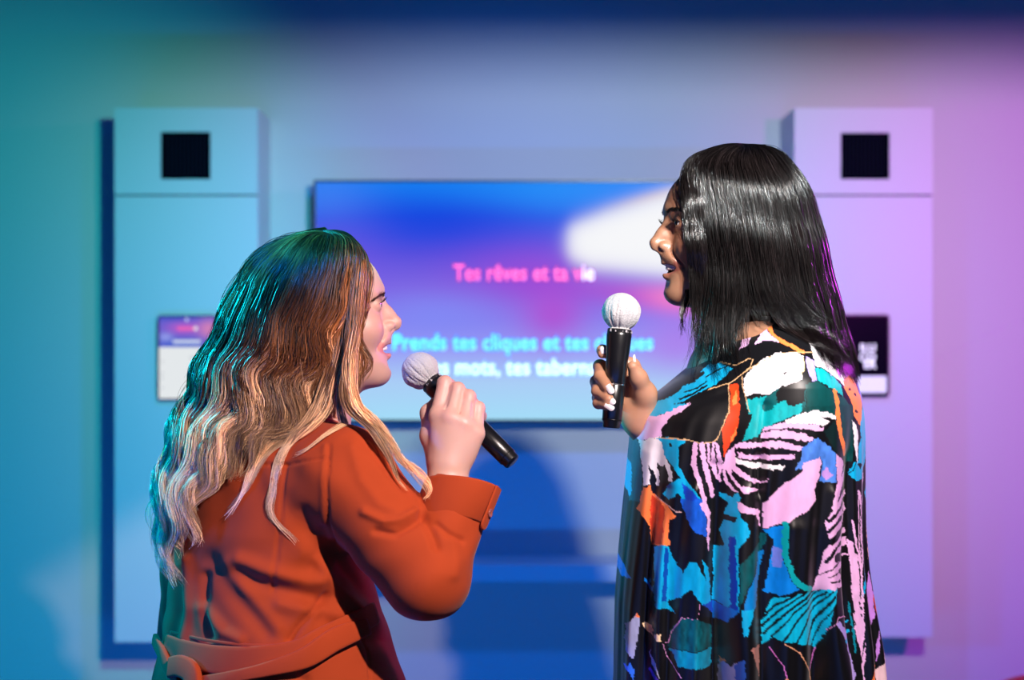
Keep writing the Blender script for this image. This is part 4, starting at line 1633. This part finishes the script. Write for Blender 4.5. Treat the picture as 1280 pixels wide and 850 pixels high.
for pl in ([(0, 660), (170, 600), (300, 500), (480, 390), (620, 350), (850, 345)], [(120, 430), (230, 460), (330, 400), (360, 410), (330, 470), (250, 540)], [(160, 600), (145, 850)], [(260, 550), (265, 650), (300, 830)]):
    line(B, (205, 165, 120), 7, pl)
C3 = (970, 390)
poly(C3, PIc, [(135, 100), (250, 150), (340, 180), (400, 215), (380, 235), (280, 195), (135, 125)])
poly(C3, PIc, [(350, 125), (430, 160), (435, 190), (370, 150)])
poly(C3, (105, 115, 215), [(400, 230), (470, 300), (560, 420), (640, 650), (700, 850), (650, 850), (600, 640), (500, 420), (430, 300)])
poly(C3, BUc, [(370, 250), (420, 290), (470, 400), (470, 420), (420, 370)])
poly(C3, BLc, [(135, 180), (230, 230), (320, 230), (370, 290), (400, 370), (460, 480), (430, 480), (370, 400), (340, 280), (300, 260), (200, 275), (135, 255)])
poly(C3, WHc, [(135, 265), (240, 280), (355, 350), (350, 368), (260, 320), (265, 360), (395, 470), (395, 485), (270, 440), (370, 520), (405, 560), (400, 630), (330, 560), (200, 480), (135, 450)], var=.05)
poly(C3, TLc, [(135, 465), (200, 490), (300, 550), (370, 620), (385, 715), (300, 660), (135, 575)])
poly(C3, (0, 66, 66), [(25, 600), (120, 575), (380, 720), (490, 800), (495, 850), (30, 820)])
line(C3, ORc, 40, [(295, 665), (315, 750), (325, 850)])
poly(C3, ORc, [(400, 580), (510, 525), (560, 600), (630, 740), (640, 800), (610, 850), (500, 850), (470, 740), (400, 640)], var=.06)
for x, y in ((470, 658), (538, 700), (530, 835)):
    line(C3, Kc, 22, [(x - 4, y), (x + 4, y + 5)])
line(C3, (205, 165, 120), 7, [(405, 560), (470, 545), (515, 510)])
line(C3, (205, 165, 120), 7, [(115, 100), (135, 200)])
D = (760, 500)
poly(D, BLc, [(255, 140), (330, 70), (430, 20), (560, 0), (620, 0), (480, 70), (330, 130)])
poly(D, PIc, [(190, 290), (215, 210), (260, 140), (420, 100), (540, 30), (640, 0), (480, 110), (400, 220), (400, 280), (300, 310), (230, 330)], var=.06)
poly(D, (0, 78, 98), [(190, 300), (240, 350), (250, 450), (250, 700), (230, 850), (160, 850), (165, 500)])
poly(D, BLc, [(170, 430), (190, 560), (180, 800), (160, 820), (150, 600)])
poly(D, WHc, [(240, 330), (390, 280), (410, 330), (430, 450), (460, 520), (475, 640), (450, 640), (430, 510), (400, 520), (370, 500), (390, 690), (370, 700), (345, 570), (320, 560), (300, 520), (320, 690), (260, 700), (250, 450)], var=.06)
poly(D, BLc, [(350, 295), (450, 280), (580, 300), (520, 350), (520, 500), (570, 600), (680, 760), (700, 850), (560, 850), (520, 730), (440, 790), (410, 750), (450, 660), (530, 600), (420, 430), (410, 320)])
poly(D, (20, 70, 200), [(550, 640), (600, 680), (690, 800), (680, 850), (590, 850)])
line(D, Kc, 22, [(462, 328), (466, 345)])
poly(D, ORc, [(260, 710), (320, 700), (330, 760), (430, 830), (440, 850), (235, 850)], var=.06)
line(D, PIc, 36, [(650, 320), (640, 500), (700, 700), (740, 850)])
line(D, PIc, 40, [(700, 320), (720, 470), (770, 650), (790, 740)])
line(D, PIc, 22, [(750, 320), (760, 450), (850, 620)])
line(D, PIc, 25, [(790, 310), (800, 420), (840, 560)])
line(D, (205, 165, 120), 7, [(350, 295), (500, 285), (600, 290), (700, 315), (800, 300), (850, 230)])
E = (870, 500)
poly(E, REc, [(170, 0), (230, 0), (215, 150), (190, 250), (130, 350), (100, 420), (90, 260), (80, 200), (140, 80)])
poly(E, ORc, [(150, 270), (205, 170), (190, 240), (150, 310)])
line(E, (205, 165, 120), 7, [(150, 0), (140, 60), (90, 170), (50, 270), (0, 305)])
poly(E, TLc, [(300, 0), (360, 0), (340, 70), (400, 60), (550, 0), (690, 0), (680, 50), (560, 110), (390, 190), (360, 250), (250, 290), (290, 150), (330, 60)], var=.2)
poly(E, WHc, [(560, 120), (700, 60), (850, 30), (850, 75), (720, 85), (850, 100), (850, 140), (600, 140)], var=.05)
poly(E, PIc, [(390, 210), (420, 170), (560, 130), (850, 150), (850, 190), (620, 175), (440, 190)], var=.05)
poly(E, PIc, [(390, 215), (560, 190), (700, 220), (790, 255), (760, 285), (600, 260), (450, 255), (390, 260)], var=.05)
poly(E, PIc, [(180, 330), (220, 300), (380, 300), (470, 280), (560, 285), (720, 330), (700, 360), (560, 345), (400, 335), (200, 350)], var=.05)
poly(E, PIc, [(200, 375), (280, 400), (400, 395), (640, 390), (640, 425), (480, 430), (300, 440), (210, 420)], var=.05)
poly(E, WHc, [(185, 420), (240, 440), (330, 465), (400, 470), (570, 480), (545, 515), (400, 510), (290, 500), (180, 460)], var=.05)
poly(E, PIc, [(130, 380), (180, 330), (190, 460), (180, 490), (300, 580), (390, 610), (440, 585), (420, 615), (330, 630), (210, 570), (160, 520), (170, 580), (220, 650), (370, 670), (350, 690), (240, 710), (180, 640), (130, 550), (110, 520), (130, 620), (190, 700), (160, 700), (100, 610), (90, 500), (110, 420)], var=.05)
poly(E, (80, 130, 215), [(650, 520), (700, 400), (700, 340), (800, 265), (850, 270), (850, 430), (760, 440), (700, 500)])
poly(E, PIc, [(400, 800), (530, 660), (700, 530), (760, 450), (850, 420), (850, 560), (800, 670), (820, 750), (740, 850), (390, 850)], var=.04)
poly(E, BLc, [(75, 720), (160, 740), (190, 700), (215, 740), (190, 790), (200, 850), (115, 850), (130, 790), (75, 745)])
poly(E, PIc, [(190, 780), (260, 820), (360, 830), (350, 850), (200, 850)])
poly(E, PIc, [(0, 310), (30, 300), (60, 340), (90, 480), (70, 630), (20, 520), (0, 440)])
line(E, Kc, 12, [(20, 330), (40, 450), (60, 560)])
F_ = (970, 500)
poly(F_, (0, 58, 58), [(0, 0), (500, 0), (500, 480), (430, 490), (380, 430), (280, 370), (180, 210), (300, 110), (0, 50)], var=.3)
poly(F_, (5, 28, 30), [(180, 210), (300, 110), (420, 460), (280, 380)])
line(F_, ORc, 42, [(315, 0), (325, 150), (350, 270), (400, 400)])
poly(F_, WHc, [(0, 80), (90, 30), (300, 80), (290, 110), (150, 85), (240, 130), (180, 160), (0, 120)], var=.05)
poly(F_, PIc, [(0, 130), (180, 175), (175, 205), (0, 180)], var=.05)
poly(F_, PIc, [(0, 215), (90, 260), (50, 285), (0, 260)], var=.05)
poly(F_, ORc, [(490, 0), (640, 0), (620, 110), (585, 195), (510, 100)], var=.06)
line(F_, Kc, 24, [(540, 60), (550, 72)])
poly(F_, BLc, [(585, 200), (630, 70), (690, 0), (690, 300), (680, 470), (640, 560), (600, 640), (540, 650), (460, 580), (510, 490), (560, 480), (570, 340), (600, 290)])
poly(F_, WHc, [(480, 130), (530, 170), (560, 280), (555, 420), (545, 500), (530, 450), (510, 330), (505, 240)], var=.05)
poly(F_, Kc, [(550, 500), (620, 520), (580, 555)])
line(F_, Kc, 8, [(540, 480), (500, 560), (460, 580)])
poly(F_, (70, 125, 215), [(0, 330), (60, 280), (130, 260), (220, 320), (290, 400), (290, 620), (140, 610), (170, 450), (150, 410), (0, 450)], var=.3)
poly(F_, (175, 135, 205), [(150, 560), (200, 490), (260, 560), (200, 600)])
poly(F_, PIc, [(0, 460), (140, 410), (165, 450), (130, 570), (95, 680), (110, 750), (0, 850)], var=.04)
poly(F_, PIc, [(290, 400), (380, 460), (385, 500), (350, 590), (430, 500), (400, 600), (330, 700), (280, 790), (240, 850), (250, 770), (300, 620)], var=.05)
poly(F_, PIc, [(270, 830), (370, 710), (400, 850), (340, 850)], var=.05)
poly(F_, PIc, [(375, 770), (430, 715), (435, 750), (400, 790)], var=.05)
poly(F_, (30, 50, 140), [(690, 280), (745, 290), (745, 850), (690, 850)])
poly(F_, LVc, [(700, 0), (735, 200), (735, 290), (700, 200), (680, 60)])
poly(F_, BLc, [(735, 420), (745, 560), (730, 740), (690, 850), (665, 760), (700, 650)])
line(F_, PIc, 18, [(560, 730), (590, 850)])
line(F_, PIc, 14, [(640, 600), (600, 850)])
G = (760, 610)
poly(G, ORc, [(245, 0), (360, 0), (430, 60), (500, 140), (450, 180), (440, 300), (460, 385), (330, 410), (310, 260), (220, 130)], var=.06)
poly(G, REc, [(325, 0), (400, 50), (420, 110), (390, 380), (330, 400), (315, 200)], var=.25)
poly(G, BLc, [(340, 430), (390, 385), (455, 400), (480, 490), (560, 610), (600, 510), (650, 510), (740, 660), (700, 480), (760, 560), (800, 850), (700, 850), (620, 740), (540, 800), (460, 850), (330, 850), (335, 600)])
line(G, (0, 70, 170), 36, [(430, 430), (410, 850)])
poly(G, (20, 90, 205), [(530, 0), (700, 0), (740, 100), (740, 300), (650, 270), (600, 200), (580, 120)], var=.3)
poly(G, PIc, [(680, 30), (720, 10), (775, 100), (770, 440), (745, 330), (745, 130)])
poly(G, (0, 90, 190), [(100, 600), (170, 730), (95, 735)])
poly(G, (0, 110, 200), [(265, 695), (330, 760), (330, 800), (270, 730)])
poly(G, BLc, [(815, 375), (850, 380), (850, 840), (805, 840)])
line(G, (205, 165, 160), 7, [(360, 0), (500, 105), (550, 105)])
H = (870, 610)
poly(H, PIc, [(190, 0), (320, 50), (370, 70), (380, 220), (340, 100), (200, 70)], var=.05)
poly(H, PIc, [(400, 0), (790, 0), (700, 90), (600, 150), (400, 220)], var=.04)
poly(H, BLc, [(110, 60), (190, 0), (210, 120), (260, 160), (285, 245), (240, 310), (190, 370), (185, 850), (30, 840), (30, 380), (110, 370), (70, 240), (100, 160), (180, 165), (180, 120), (100, 110)])
line(H, (0, 55, 165), 46, [(150, 300), (150, 850)])
poly(H, (0, 125, 215), [(400, 225), (590, 170), (560, 300), (550, 450), (600, 600), (680, 700), (540, 750), (410, 725), (440, 600), (490, 300)])
poly(H, (105, 125, 215), [(480, 350), (540, 380), (545, 520), (480, 530)])
line(H, (0, 160, 165), 45, [(570, 170), (570, 430), (630, 600), (700, 670), (790, 710)])
poly(H, (0, 75, 80), [(190, 850), (200, 500), (300, 400), (370, 330), (380, 250), (430, 260), (420, 330), (370, 420), (330, 560), (220, 750)], var=.35)
poly(H, (0, 120, 195), [(220, 850), (260, 700), (340, 560), (370, 400), (415, 385), (380, 520), (350, 750), (330, 850)])
Z8 = (760, 600)
poly(Z8, (0, 180, 215), [(562, 500), (600, 410), (700, 385), (855, 370), (850, 420), (820, 520), (780, 615), (740, 590), (600, 560), (565, 590)], bx=3.4)
for a_, b_, w in (((690, 388), (565, 490), 9), ((730, 382), (568, 515), 8), ((765, 380), (572, 545), 10), ((790, 380), (600, 555), 7), ((812, 385), (640, 570), 9), ((835, 380), (690, 585), 8), ((845, 400), (735, 600), 10), ((850, 430), (765, 610), 6)):
    line(Z8, Kc, w, [a_, ((a_[0] + b_[0]) / 2 - 12, (a_[1] + b_[1]) / 2 - 8), b_], bx=3.4)
I_ = (980, 610)
poly(I_, PIc, [(115, 180), (180, 60), (200, 0), (330, 0), (370, 80), (340, 140), (360, 270), (385, 370), (400, 490), (300, 500), (350, 560), (280, 620), (290, 700), (20, 720), (80, 560), (110, 400), (160, 340)], var=.05)
for w, pl in ((34, [(150, 150), (260, 60), (310, 0)]), (28, [(140, 240), (240, 160), (330, 100)]), (58, [(170, 320), (280, 240), (370, 220)]), (28, [(130, 480), (220, 370), (380, 300)]),
              (72, [(230, 455), (390, 430)]), (13, [(80, 590), (220, 520), (260, 490), (400, 490)]), (13, [(150, 610), (290, 560)]), (14, [(170, 650), (270, 650)])):
    line(I_, Kc, w, pl)
poly(I_, Kc, [(240, 550), (400, 510), (420, 700), (300, 690), (280, 640)])
poly(I_, PIc, [(385, 350), (440, 380), (450, 450), (480, 500), (490, 640), (500, 850), (430, 850), (410, 540)])
line(I_, PIc, 18, [(430, 200), (470, 400), (510, 600), (520, 850)])
line(I_, PIc, 10, [(490, 0), (495, 400), (510, 600)])
line(I_, PIc, 15, [(515, 0), (525, 500), (510, 700)])
poly(I_, BLc, [(600, 0), (640, 0), (610, 60)])
poly(I_, LVc, [(600, 100), (670, 130), (670, 280), (620, 170)])
poly(I_, (240, 175, 135), [(615, 190), (645, 190), (645, 330), (615, 560), (610, 300)])
poly(I_, (185, 125, 215), [(615, 640), (660, 850), (580, 850)])
poly(I_, BLc, [(560, 560), (570, 740), (520, 830), (530, 770)])
poly(I_, (25, 22, 80), [(650, 250), (690, 400), (730, 850), (680, 850), (630, 650)])
line(I_, (205, 165, 120), 5, [(550, 230), (560, 500), (575, 700)])
J = (760, 730)
poly(J, (160, 165, 205), [(120, 270), (150, 230), (210, 150), (235, 220), (215, 350), (180, 535), (115, 490)])
poly(J, ORc, [(190, 180), (215, 145), (230, 190)])
poly(J, BLc, [(330, 0), (430, 0), (500, 100), (410, 60), (340, 50)])
poly(J, CRc, [(250, 240), (320, 220), (330, 310), (280, 290)])
poly(J, CRc, [(335, 270), (380, 270), (380, 325), (335, 325)])
poly(J, (0, 82, 92), [(450, 380), (455, 250), (540, 120), (670, 120), (800, 200), (800, 370)], var=.5)
poly(J, (0, 140, 175), [(450, 385), (800, 380), (790, 520), (510, 515)], var=.25)
poly(J, (180, 180, 190), [(305, 430), (375, 640), (320, 560)])
poly(J, BUc, [(110, 620), (150, 570), (185, 640), (180, 720)])
poly(J, (225, 125, 60), [(510, 630), (570, 690), (590, 770), (480, 725)])
poly(J, (0, 125, 160), [(540, 625), (660, 780), (600, 780)])
line(J, (80, 50, 150), 30, [(310, 610), (400, 710), (560, 830)])
line(J, BUc, 16, [(200, 830), (250, 780), (340, 760)])
poly(J, (20, 70, 180), [(705, 0), (850, 0), (800, 90)])
line(J, (205, 140, 190), 6, [(680, 0), (680, 120), (540, 120), (470, 250), (445, 350), (400, 350), (430, 450), (530, 600)])
K_ = (870, 730)
poly(K_, BLc, [(205, 0), (310, 0), (240, 205), (210, 190)])
poly(K_, (0, 110, 200), [(30, 0), (190, 0), (110, 120), (25, 130)])
poly(K_, (150, 145, 175), [(70, 430), (130, 470), (180, 420), (190, 600), (210, 850), (150, 850), (60, 680)])
poly(K_, (40, 80, 160), [(150, 460), (220, 380), (240, 600), (250, 850), (190, 850), (170, 600)])
poly(K_, ORc, [(65, 430), (100, 430), (80, 480)])
poly(K_, (180, 120, 110), [(280, 310), (370, 300), (370, 560)])
poly(K_, BUc, [(280, 660), (350, 800), (350, 850), (290, 850)])
line(K_, (200, 110, 190), 8, [(450, 320), (560, 470), (580, 560), (550, 720), (470, 850)])
line(K_, (240, 165, 110), 14, [(580, 570), (640, 700), (670, 850)])
line(K_, (225, 160, 120), 10, [(570, 290), (700, 370), (800, 540), (850, 790)])
line(K_, (200, 110, 190), 10, [(850, 350), (805, 540)])
L_ = (980, 730)
line(L_, (165, 145, 215), 38, [(235, 130), (320, 270), (340, 370), (400, 480), (425, 600), (420, 850)])
line(L_, BLc, 28, [(310, 290), (400, 260)])
line(L_, BLc, 14, [(340, 205), (390, 190)])
line(L_, (0, 130, 150), 15, [(395, 30), (430, 200), (455, 440)])
poly(L_, PIc, [(440, 0), (530, 0), (535, 300), (510, 490), (490, 400), (450, 260)])
for x, y in ((495, 30), (500, 75), (505, 130), (445, 100), (450, 200)):
    line(L_, Kc, 16, [(x, y), (x + 8, y + 14)])
poly(L_, PIc, [(545, 370), (530, 640), (560, 850), (520, 700), (510, 500)])
poly(L_, (185, 125, 215), [(590, 0), (650, 0), (660, 170), (620, 240), (595, 120)])
line(L_, REc, 14, [(650, 0), (690, 180)])
poly(L_, PIc, [(700, 0), (715, 250), (700, 200)])
poly(L_, (185, 125, 215), [(700, 290), (700, 450), (655, 560), (665, 400)])
poly(L_, ORc, [(555, 750), (640, 570), (650, 640), (590, 760)])
poly(L_, (228, 195, 200), [(650, 850), (650, 620), (740, 560), (735, 340), (790, 520), (780, 680), (720, 780), (720, 850)])
poly(L_, (80, 165, 225), [(720, 850), (730, 730), (780, 690), (815, 760), (815, 850)])
poly(L_, REc, [(790, 540), (830, 650), (830, 850), (800, 700)])
poly(L_, (20, 30, 130), [(715, 0), (850, 560), (800, 500), (730, 300)])
line(L_, (205, 165, 120), 5, [(570, 20), (610, 230), (640, 560)])
line(L_, (205, 140, 190), 6, [(140, 180), (210, 130), (225, 80), (300, 90), (375, 150)])


def print_colour(pxv, pyv):
    H_ = 850 - 500
    y = np.where(pyv > 850, 850 - np.abs(((pyv - 850) % (2 * H_)) - 0) * (((pyv - 850) % (2 * H_)) < H_) - ((2 * H_) - ((pyv - 850) % (2 * H_))) * (((pyv - 850) % (2 * H_)) >= H_), pyv)
    i = np.clip(((pxv - RX0) * RS).astype(int), 0, RW - 1)
    j = np.clip(((y - RY0) * RS).astype(int), 0, RH - 1)
    return IMG[j, i]


# rows of the dress: py, left px, right px, half depth
rowsR = [(396, 938, 990, .046), (401, 934, 1000, .052), (407, 926, 1006, .062), (416, 912, 1016, .082), (430, 888, 1032, .110), (448, 874, 1050, .130), (470, 848, 1062, .142), (483, 832, 1067, .145), (496, 815, 1071, .148), (520, 796, 1074, .152),
         (545, 788, 1075, .154), (600, 783, 1075, .155), (650, 778, 1076, .155), (700, 774, 1080, .157), (750, 771, 1087, .160), (800, 770, 1096, .165), (850, 769, 1101, .170), (1000, 760, 1116, .19), (1240, 750, 1130, .21)]
ysR = np.array([r[0] for r in rowsR], float)


def dress_row(y):
    l = np.interp(y, ysR, [r[1] for r in rowsR])
    r = np.interp(y, ysR, [r_[2] for r_ in rowsR])
    b = np.interp(y, ysR, [r_[3] for r_ in rowsR])
    return l, r, b


rowy = np.concatenate([np.linspace(396, 860, 430), np.linspace(864, 1240, 70)])
# smooth the outline table
lr = np.stack(dress_row(rowy), axis=1)
for _ in range(14):
    lr[1:-1] = lr[1:-1] * .5 + .25 * (lr[2:] + lr[:-2])
NU = 1000
uu = np.linspace(0, 2 * math.pi, NU, endpoint=False)   # 0 = +x, near side = 3pi/2
Yr, U = np.meshgrid(rowy, uu, indexing='ij')
l_, r_, b_ = lr[:, 0:1], lr[:, 1:2], lr[:, 2:3]
cxp = (l_ + r_) / 2
hwp = (r_ - l_) / 2
zz = CAMZ - (Yr - 425) / FPX * DR
cu, su = np.cos(U), np.sin(U)
e_ = 2 / 2.25
cu2, su2 = np.sign(cu) * np.abs(cu) ** e_, np.sign(su) * np.abs(su) ** e_
ramp = np.clip((Yr - 500) / 250, 0, 1)
fold = ramp * (.0055 * np.sin(U * 11 + .6 + .8 * np.sin(Yr / 90)) + .0045 * np.sin(U * 19 + 2 + 1.1 * np.sin(Yr / 120 + 1)) + .002 * np.sin(U * 37 + Yr / 60))
fold *= np.clip(1.2 - np.abs(cu) ** 6, .25, 1)
X_ = (cxp - 640) / FPX * DR + (hwp / FPX * DR + fold) * cu2
Y_ = DR + (b_ + fold * 2.2) * su2
# the near arm under the cloth
pxl = 640 + X_ / DR * FPX
nearm = np.clip(-su, 0, 1) ** .5 * (su < 0)
armx = np.interp(Yr, [396, 430, 520, 640, 760, 900], [960, 975, 985, 975, 950, 930])
bulge = np.exp(-((pxl - armx) / 62) ** 2) * np.interp(Yr, [396, 425, 480, 640, 760, 860], [0, .018, .034, .030, .018, 0])
chest = np.exp(-((pxl - 840) / 45) ** 2 - ((Yr - 560) / 80) ** 2) * .012
Y_ = Y_ - nearm * (bulge + chest)
# hanging creases on the near side
cre = [([(989, 406), (990, 440), (990, 470)], 1.6, -.0015), ([(922, 560), (924, 620), (922, 700), (924, 850)], 6, -.010), ([(905, 600), (898, 700), (894, 850)], 9, .008),
       ([(875, 570), (876, 700), (876, 850)], 7, -.009), ([(850, 600), (852, 700), (846, 850)], 9, .007), ([(822, 600), (822, 700), (820, 850)], 6, -.008), ([(930, 500), (924, 550), (920, 600)], 5, -.005),
       ([(1030, 560), (1040, 700), (1052, 850)], 8, -.009), ([(1012, 600), (1016, 700), (1020, 850)], 9, .006), ([(800, 560), (796, 700), (790, 850)], 7, .005), ([(990, 720), (985, 850)], 9, -.006),
       ([(960, 640), (955, 850)], 10, .005), ([(850, 480), (900, 470), (950, 440)], 8, .003), ([(830, 500), (880, 490), (930, 465)], 6, -.003)]
dd = np.zeros_like(X_)
for pl, wdt, amp in cre:
    dd += amp * np.exp(-(seg_dist(pxl, Yr, pl) / wdt) ** 2)
Y_ = Y_ - nearm * dd
Vd = np.stack([X_, Y_, zz], axis=-1).reshape(-1, 3)
nr = len(rowy)
idx = np.arange(nr * NU).reshape(nr, NU)
Qd = np.stack([idx[:-1], idx[1:], np.roll(idx, -1, 1)[1:], np.roll(idx, -1, 1)[:-1]], axis=-1).reshape(-1, 4)[:, ::-1]
cd = print_colour(pxl.ravel(), Yr.ravel())
M_dress = mat('printed_satin', attr='tint', rough=.42, spec=.4, sheen=.1)
dress = mesh_np('dress', Vd, Qd[:, ::-1], M_dress, wr_, col=cd)
# far sleeve around the forearm that holds the microphone
sl_pts = [W(930, 470, 2.03), W(905, 560, 2.05), W(860, 585, 2.0), W(828, 560, 1.955)]
fs_ = Field((.12, 1.85, 1.10), (.55, 2.2, 1.42), .005)
fs_.chain(sl_pts, (.065, .070, .062, .046), .02)
sv, sq = fs_.mesh()
spx, spy = to_px(sv)
mesh_np('sleeve', sv, sq, M_dress, dress, col=print_colour(spx + 40, spy))
legs(wr_, cR.x, DR, math.pi, .75, M_trouser)

# ---- straight black hair
tabR_hair = [(183.5, 932, 1, .002), (184.5, 928, 26, .03), (188, 924, 44, .048), (195, 920, 60, .062), (206, 919, 70, .074), (222, 923, 77, .083), (250, 932, 83, .089), (290, 940, 86.5, .092),
             (330, 947, 89, .094), (370, 953, 93, .097), (400, 958, 97, .100), (440, 968, 100, .104), (480, 976, 102, .106)]
dcR = [(180, 1.938), (380, 1.938), (440, 1.93), (500, 1.93)]
rz = np.array([CAMZ - (y - 425) / FPX * DR for y in rowy])[::-1]


def dress_field(P, clear):
    """push hair out of the garment surface"""
    P = head_push(P, MR, clear)
    pyv = 425 - (P[:, 2] - CAMZ) / DR * FPX
    m = pyv > 397
    y = pyv[m]
    l, r, b = [np.interp(y, rowy, lr[:, k]) for k in range(3)]
    pxv = 640 + P[m, 0] / DR * FPX
    armx_ = np.interp(y, [396, 430, 520, 640, 760, 900], [960, 975, 985, 975, 950, 930])
    bul = np.exp(-((pxv - armx_) / 62) ** 2) * np.interp(y, [396, 425, 480, 640, 760, 860], [0, .018, .034, .030, .018, 0])
    cx = ((l + r) / 2 - 640) / FPX * DR
    a = (r - l) / 2 / FPX * DR + clear
    dx = (P[m, 0] - cx) / a
    dy = (P[m, 1] - DR) / (b + clear + .002 + np.where(P[m, 1] < DR, bul, 0))
    q_ = (np.abs(dx) ** 2.25 + np.abs(dy) ** 2.25) ** (1 / 2.25) + 1e-6
    k = np.where(q_ < 1, 1 / q_, 1)
    sgn = np.where(np.abs(dx) < .85, 1, 0)
    # move mostly in depth
    dyn = np.sign(dy) * np.maximum(1 - np.minimum(np.abs(dx), .999) ** 2.25, 0) ** (1 / 2.25)
    newy = DR + dyn * (b + clear + .002 + np.where(P[m, 1] < DR, bul, 0))
    ins = (q_ < 1) & (np.abs(dx) < .97)
    Pm = P[m]
    Pm[ins, 1] = newy[ins]
    P[m] = Pm
    return P


locksR = []
for i in range(330):
    th = RNG.uniform(28, 320) if RNG.uniform() < .3 else RNG.uniform(28, 185)
    rho = RNG.choice([1.0, .96, .9], p=[.55, .3, .15]) * RNG.uniform(.985, 1.012)
    if th < 62:
        ye = RNG.uniform(405, 482)
    elif th < 78:
        ye = RNG.uniform(400, 450)
    elif th < 118:
        ye = RNG.uniform(392, 412)
    else:
        ye = RNG.uniform(440, 482)
    p = env_path(tabR_hair, dcR, th, rho, ye, -1, k=18)
    t_ = np.clip((p[:, 1] - 340) / 140, 0, 1)
    if th < 78:
        p[:, 0] -= t_ ** 1.5 * RNG.uniform(5, 44) * (th > 40)
        p[:, 0] -= t_ ** 1.5 * 6
    elif th < 118:
        p[:, 0] += np.clip((p[:, 1] - 340) / 70, 0, 1) ** 2 * (th - 74) * 1.2
    if th < 36:
        continue
    locksR.append(dict(path=p, n=26, R=.0095, wave=0, tone=RNG.normal(0, 1), out=np.array((-math.cos(math.radians(th)), -math.sin(math.radians(th)), 0.0)), cut=.9, taper=.45, twist=.25, frizz=.0009, th=th))
for i in range(34):
    th = RNG.uniform(35, 60)
    p = env_path(tabR_hair, dcR, th, RNG.uniform(.93, 1.0), RNG.uniform(405, 470), -1, k=18)
    locksR.append(dict(path=p, n=24, R=.009, wave=0, tone=0, out=np.array((-math.cos(math.radians(th)), -math.sin(math.radians(th)), 0.0)), cut=.85, taper=.45, twist=.25, frizz=.0009, th=th))
# sweep back over the shoulder, to the right
for i in range(46):
    s = RNG.uniform(0, 1)
    x0 = 950 + 80 * s
    cx_, hw_, ry_ = lerp_table(tabR_hair, 300)
    th_ = math.degrees(math.acos(np.clip(-(x0 - cx_) / hw_, -.98, .98)))
    p_ = env_path(tabR_hair, dcR, th_, 1.0, 372, -1, k=12)
    xl, dl = p_[-1, 0], p_[-1, 2]
    pth = np.concatenate([p_, np.array([(xl + 12 - 4 * s, 408, dl + .002), (1030 + 20 * s + RNG.normal(0, 3), 442, 1.87), (1060 + 12 * s + RNG.normal(0, 3), 474 + RNG.normal(0, 5), 1.87)])])
    locksR.append(dict(path=pth, n=16, R=.008, wave=0, tone=RNG.normal(0, 1), cut=.9, taper=.5, twist=.2, frizz=.001, th=150))
for i in range(26):    # thin strands below the jaw and over the chest
    x = RNG.uniform(864, 876)
    pth = np.array([(x - 6, 260, 1.882), (x - 2, 330, 1.876), (x, 385, 1.872), (x + RNG.uniform(-4, 8), 430, 1.862), (x - RNG.uniform(-25, 22), RNG.uniform(455, 484), 1.855)])
    locksR.append(dict(path=prefixed(tabR_hair, dcR, pth, -1), n=7, R=.0045, wave=0, tone=0, cut=.75, taper=.5, twist=.3, frizz=.002, th=50))
for i in range(6):
    x = 849 + RNG.uniform(0, 6)
    pth = np.array([(x + 12, 360, 1.90), (x + 4, 385, 1.895), (x + 2, 400, 1.89), (x + RNG.uniform(0, 14), RNG.uniform(410, 424), 1.89)])
    locksR.append(dict(path=pth, n=8, R=.003, wave=0, tone=0, cut=.6, taper=.6, twist=.3, frizz=.002, th=50))
for i in range(60):    # flyaways on the crown
    th = RNG.uniform(25, 200)
    p = env_path(tabR_hair, dcR, th, RNG.uniform(1.02, 1.05), RNG.uniform(215, 380), -1)
    locksR.append(dict(path=p, n=2, R=.006, wave=0, tone=0, cut=.4, frizz=.005, th=th))


def colR(pyv, L, n, t):
    v = RNG.normal(0, 1, (n, 1))
    return np.array((.0045, .003, .003)) * np.exp(.4 * v + .4 * L['tone'])[:, :, None] * np.ones(pyv.shape + (1,))


PR, RR, CR2 = build_strands(locksR, dress_field, .004, m=34, r=.00042, colfn=colR)
VhR, QhR, ChR = tubes(PR, RR, CR2)
fh = Field((.22, 1.82, 1.42 - .06), (.50, 2.04, 1.71), .004)
hc = MR @ Vector((-.012, 0, .022))
fh.ell(tuple(hc), (.089, .079, .082), .01)
fh.ell((W(948, 0, DR).x, DR, W(0, 315, DR).z), (.084, .084, .10), .03)
VI, QI = fh.mesh()
cI = np.tile(np.array((.006, .004, .004)), (len(VI), 1))
V_, Q_, C_ = merge([(VhR, QhR, ChR), (VI, QI, cI)])
M_hairR = hair_mat('straight_black_hair', .22, .38)
mesh_np('hair', V_, Q_, M_hairR, wr_, col=C_)
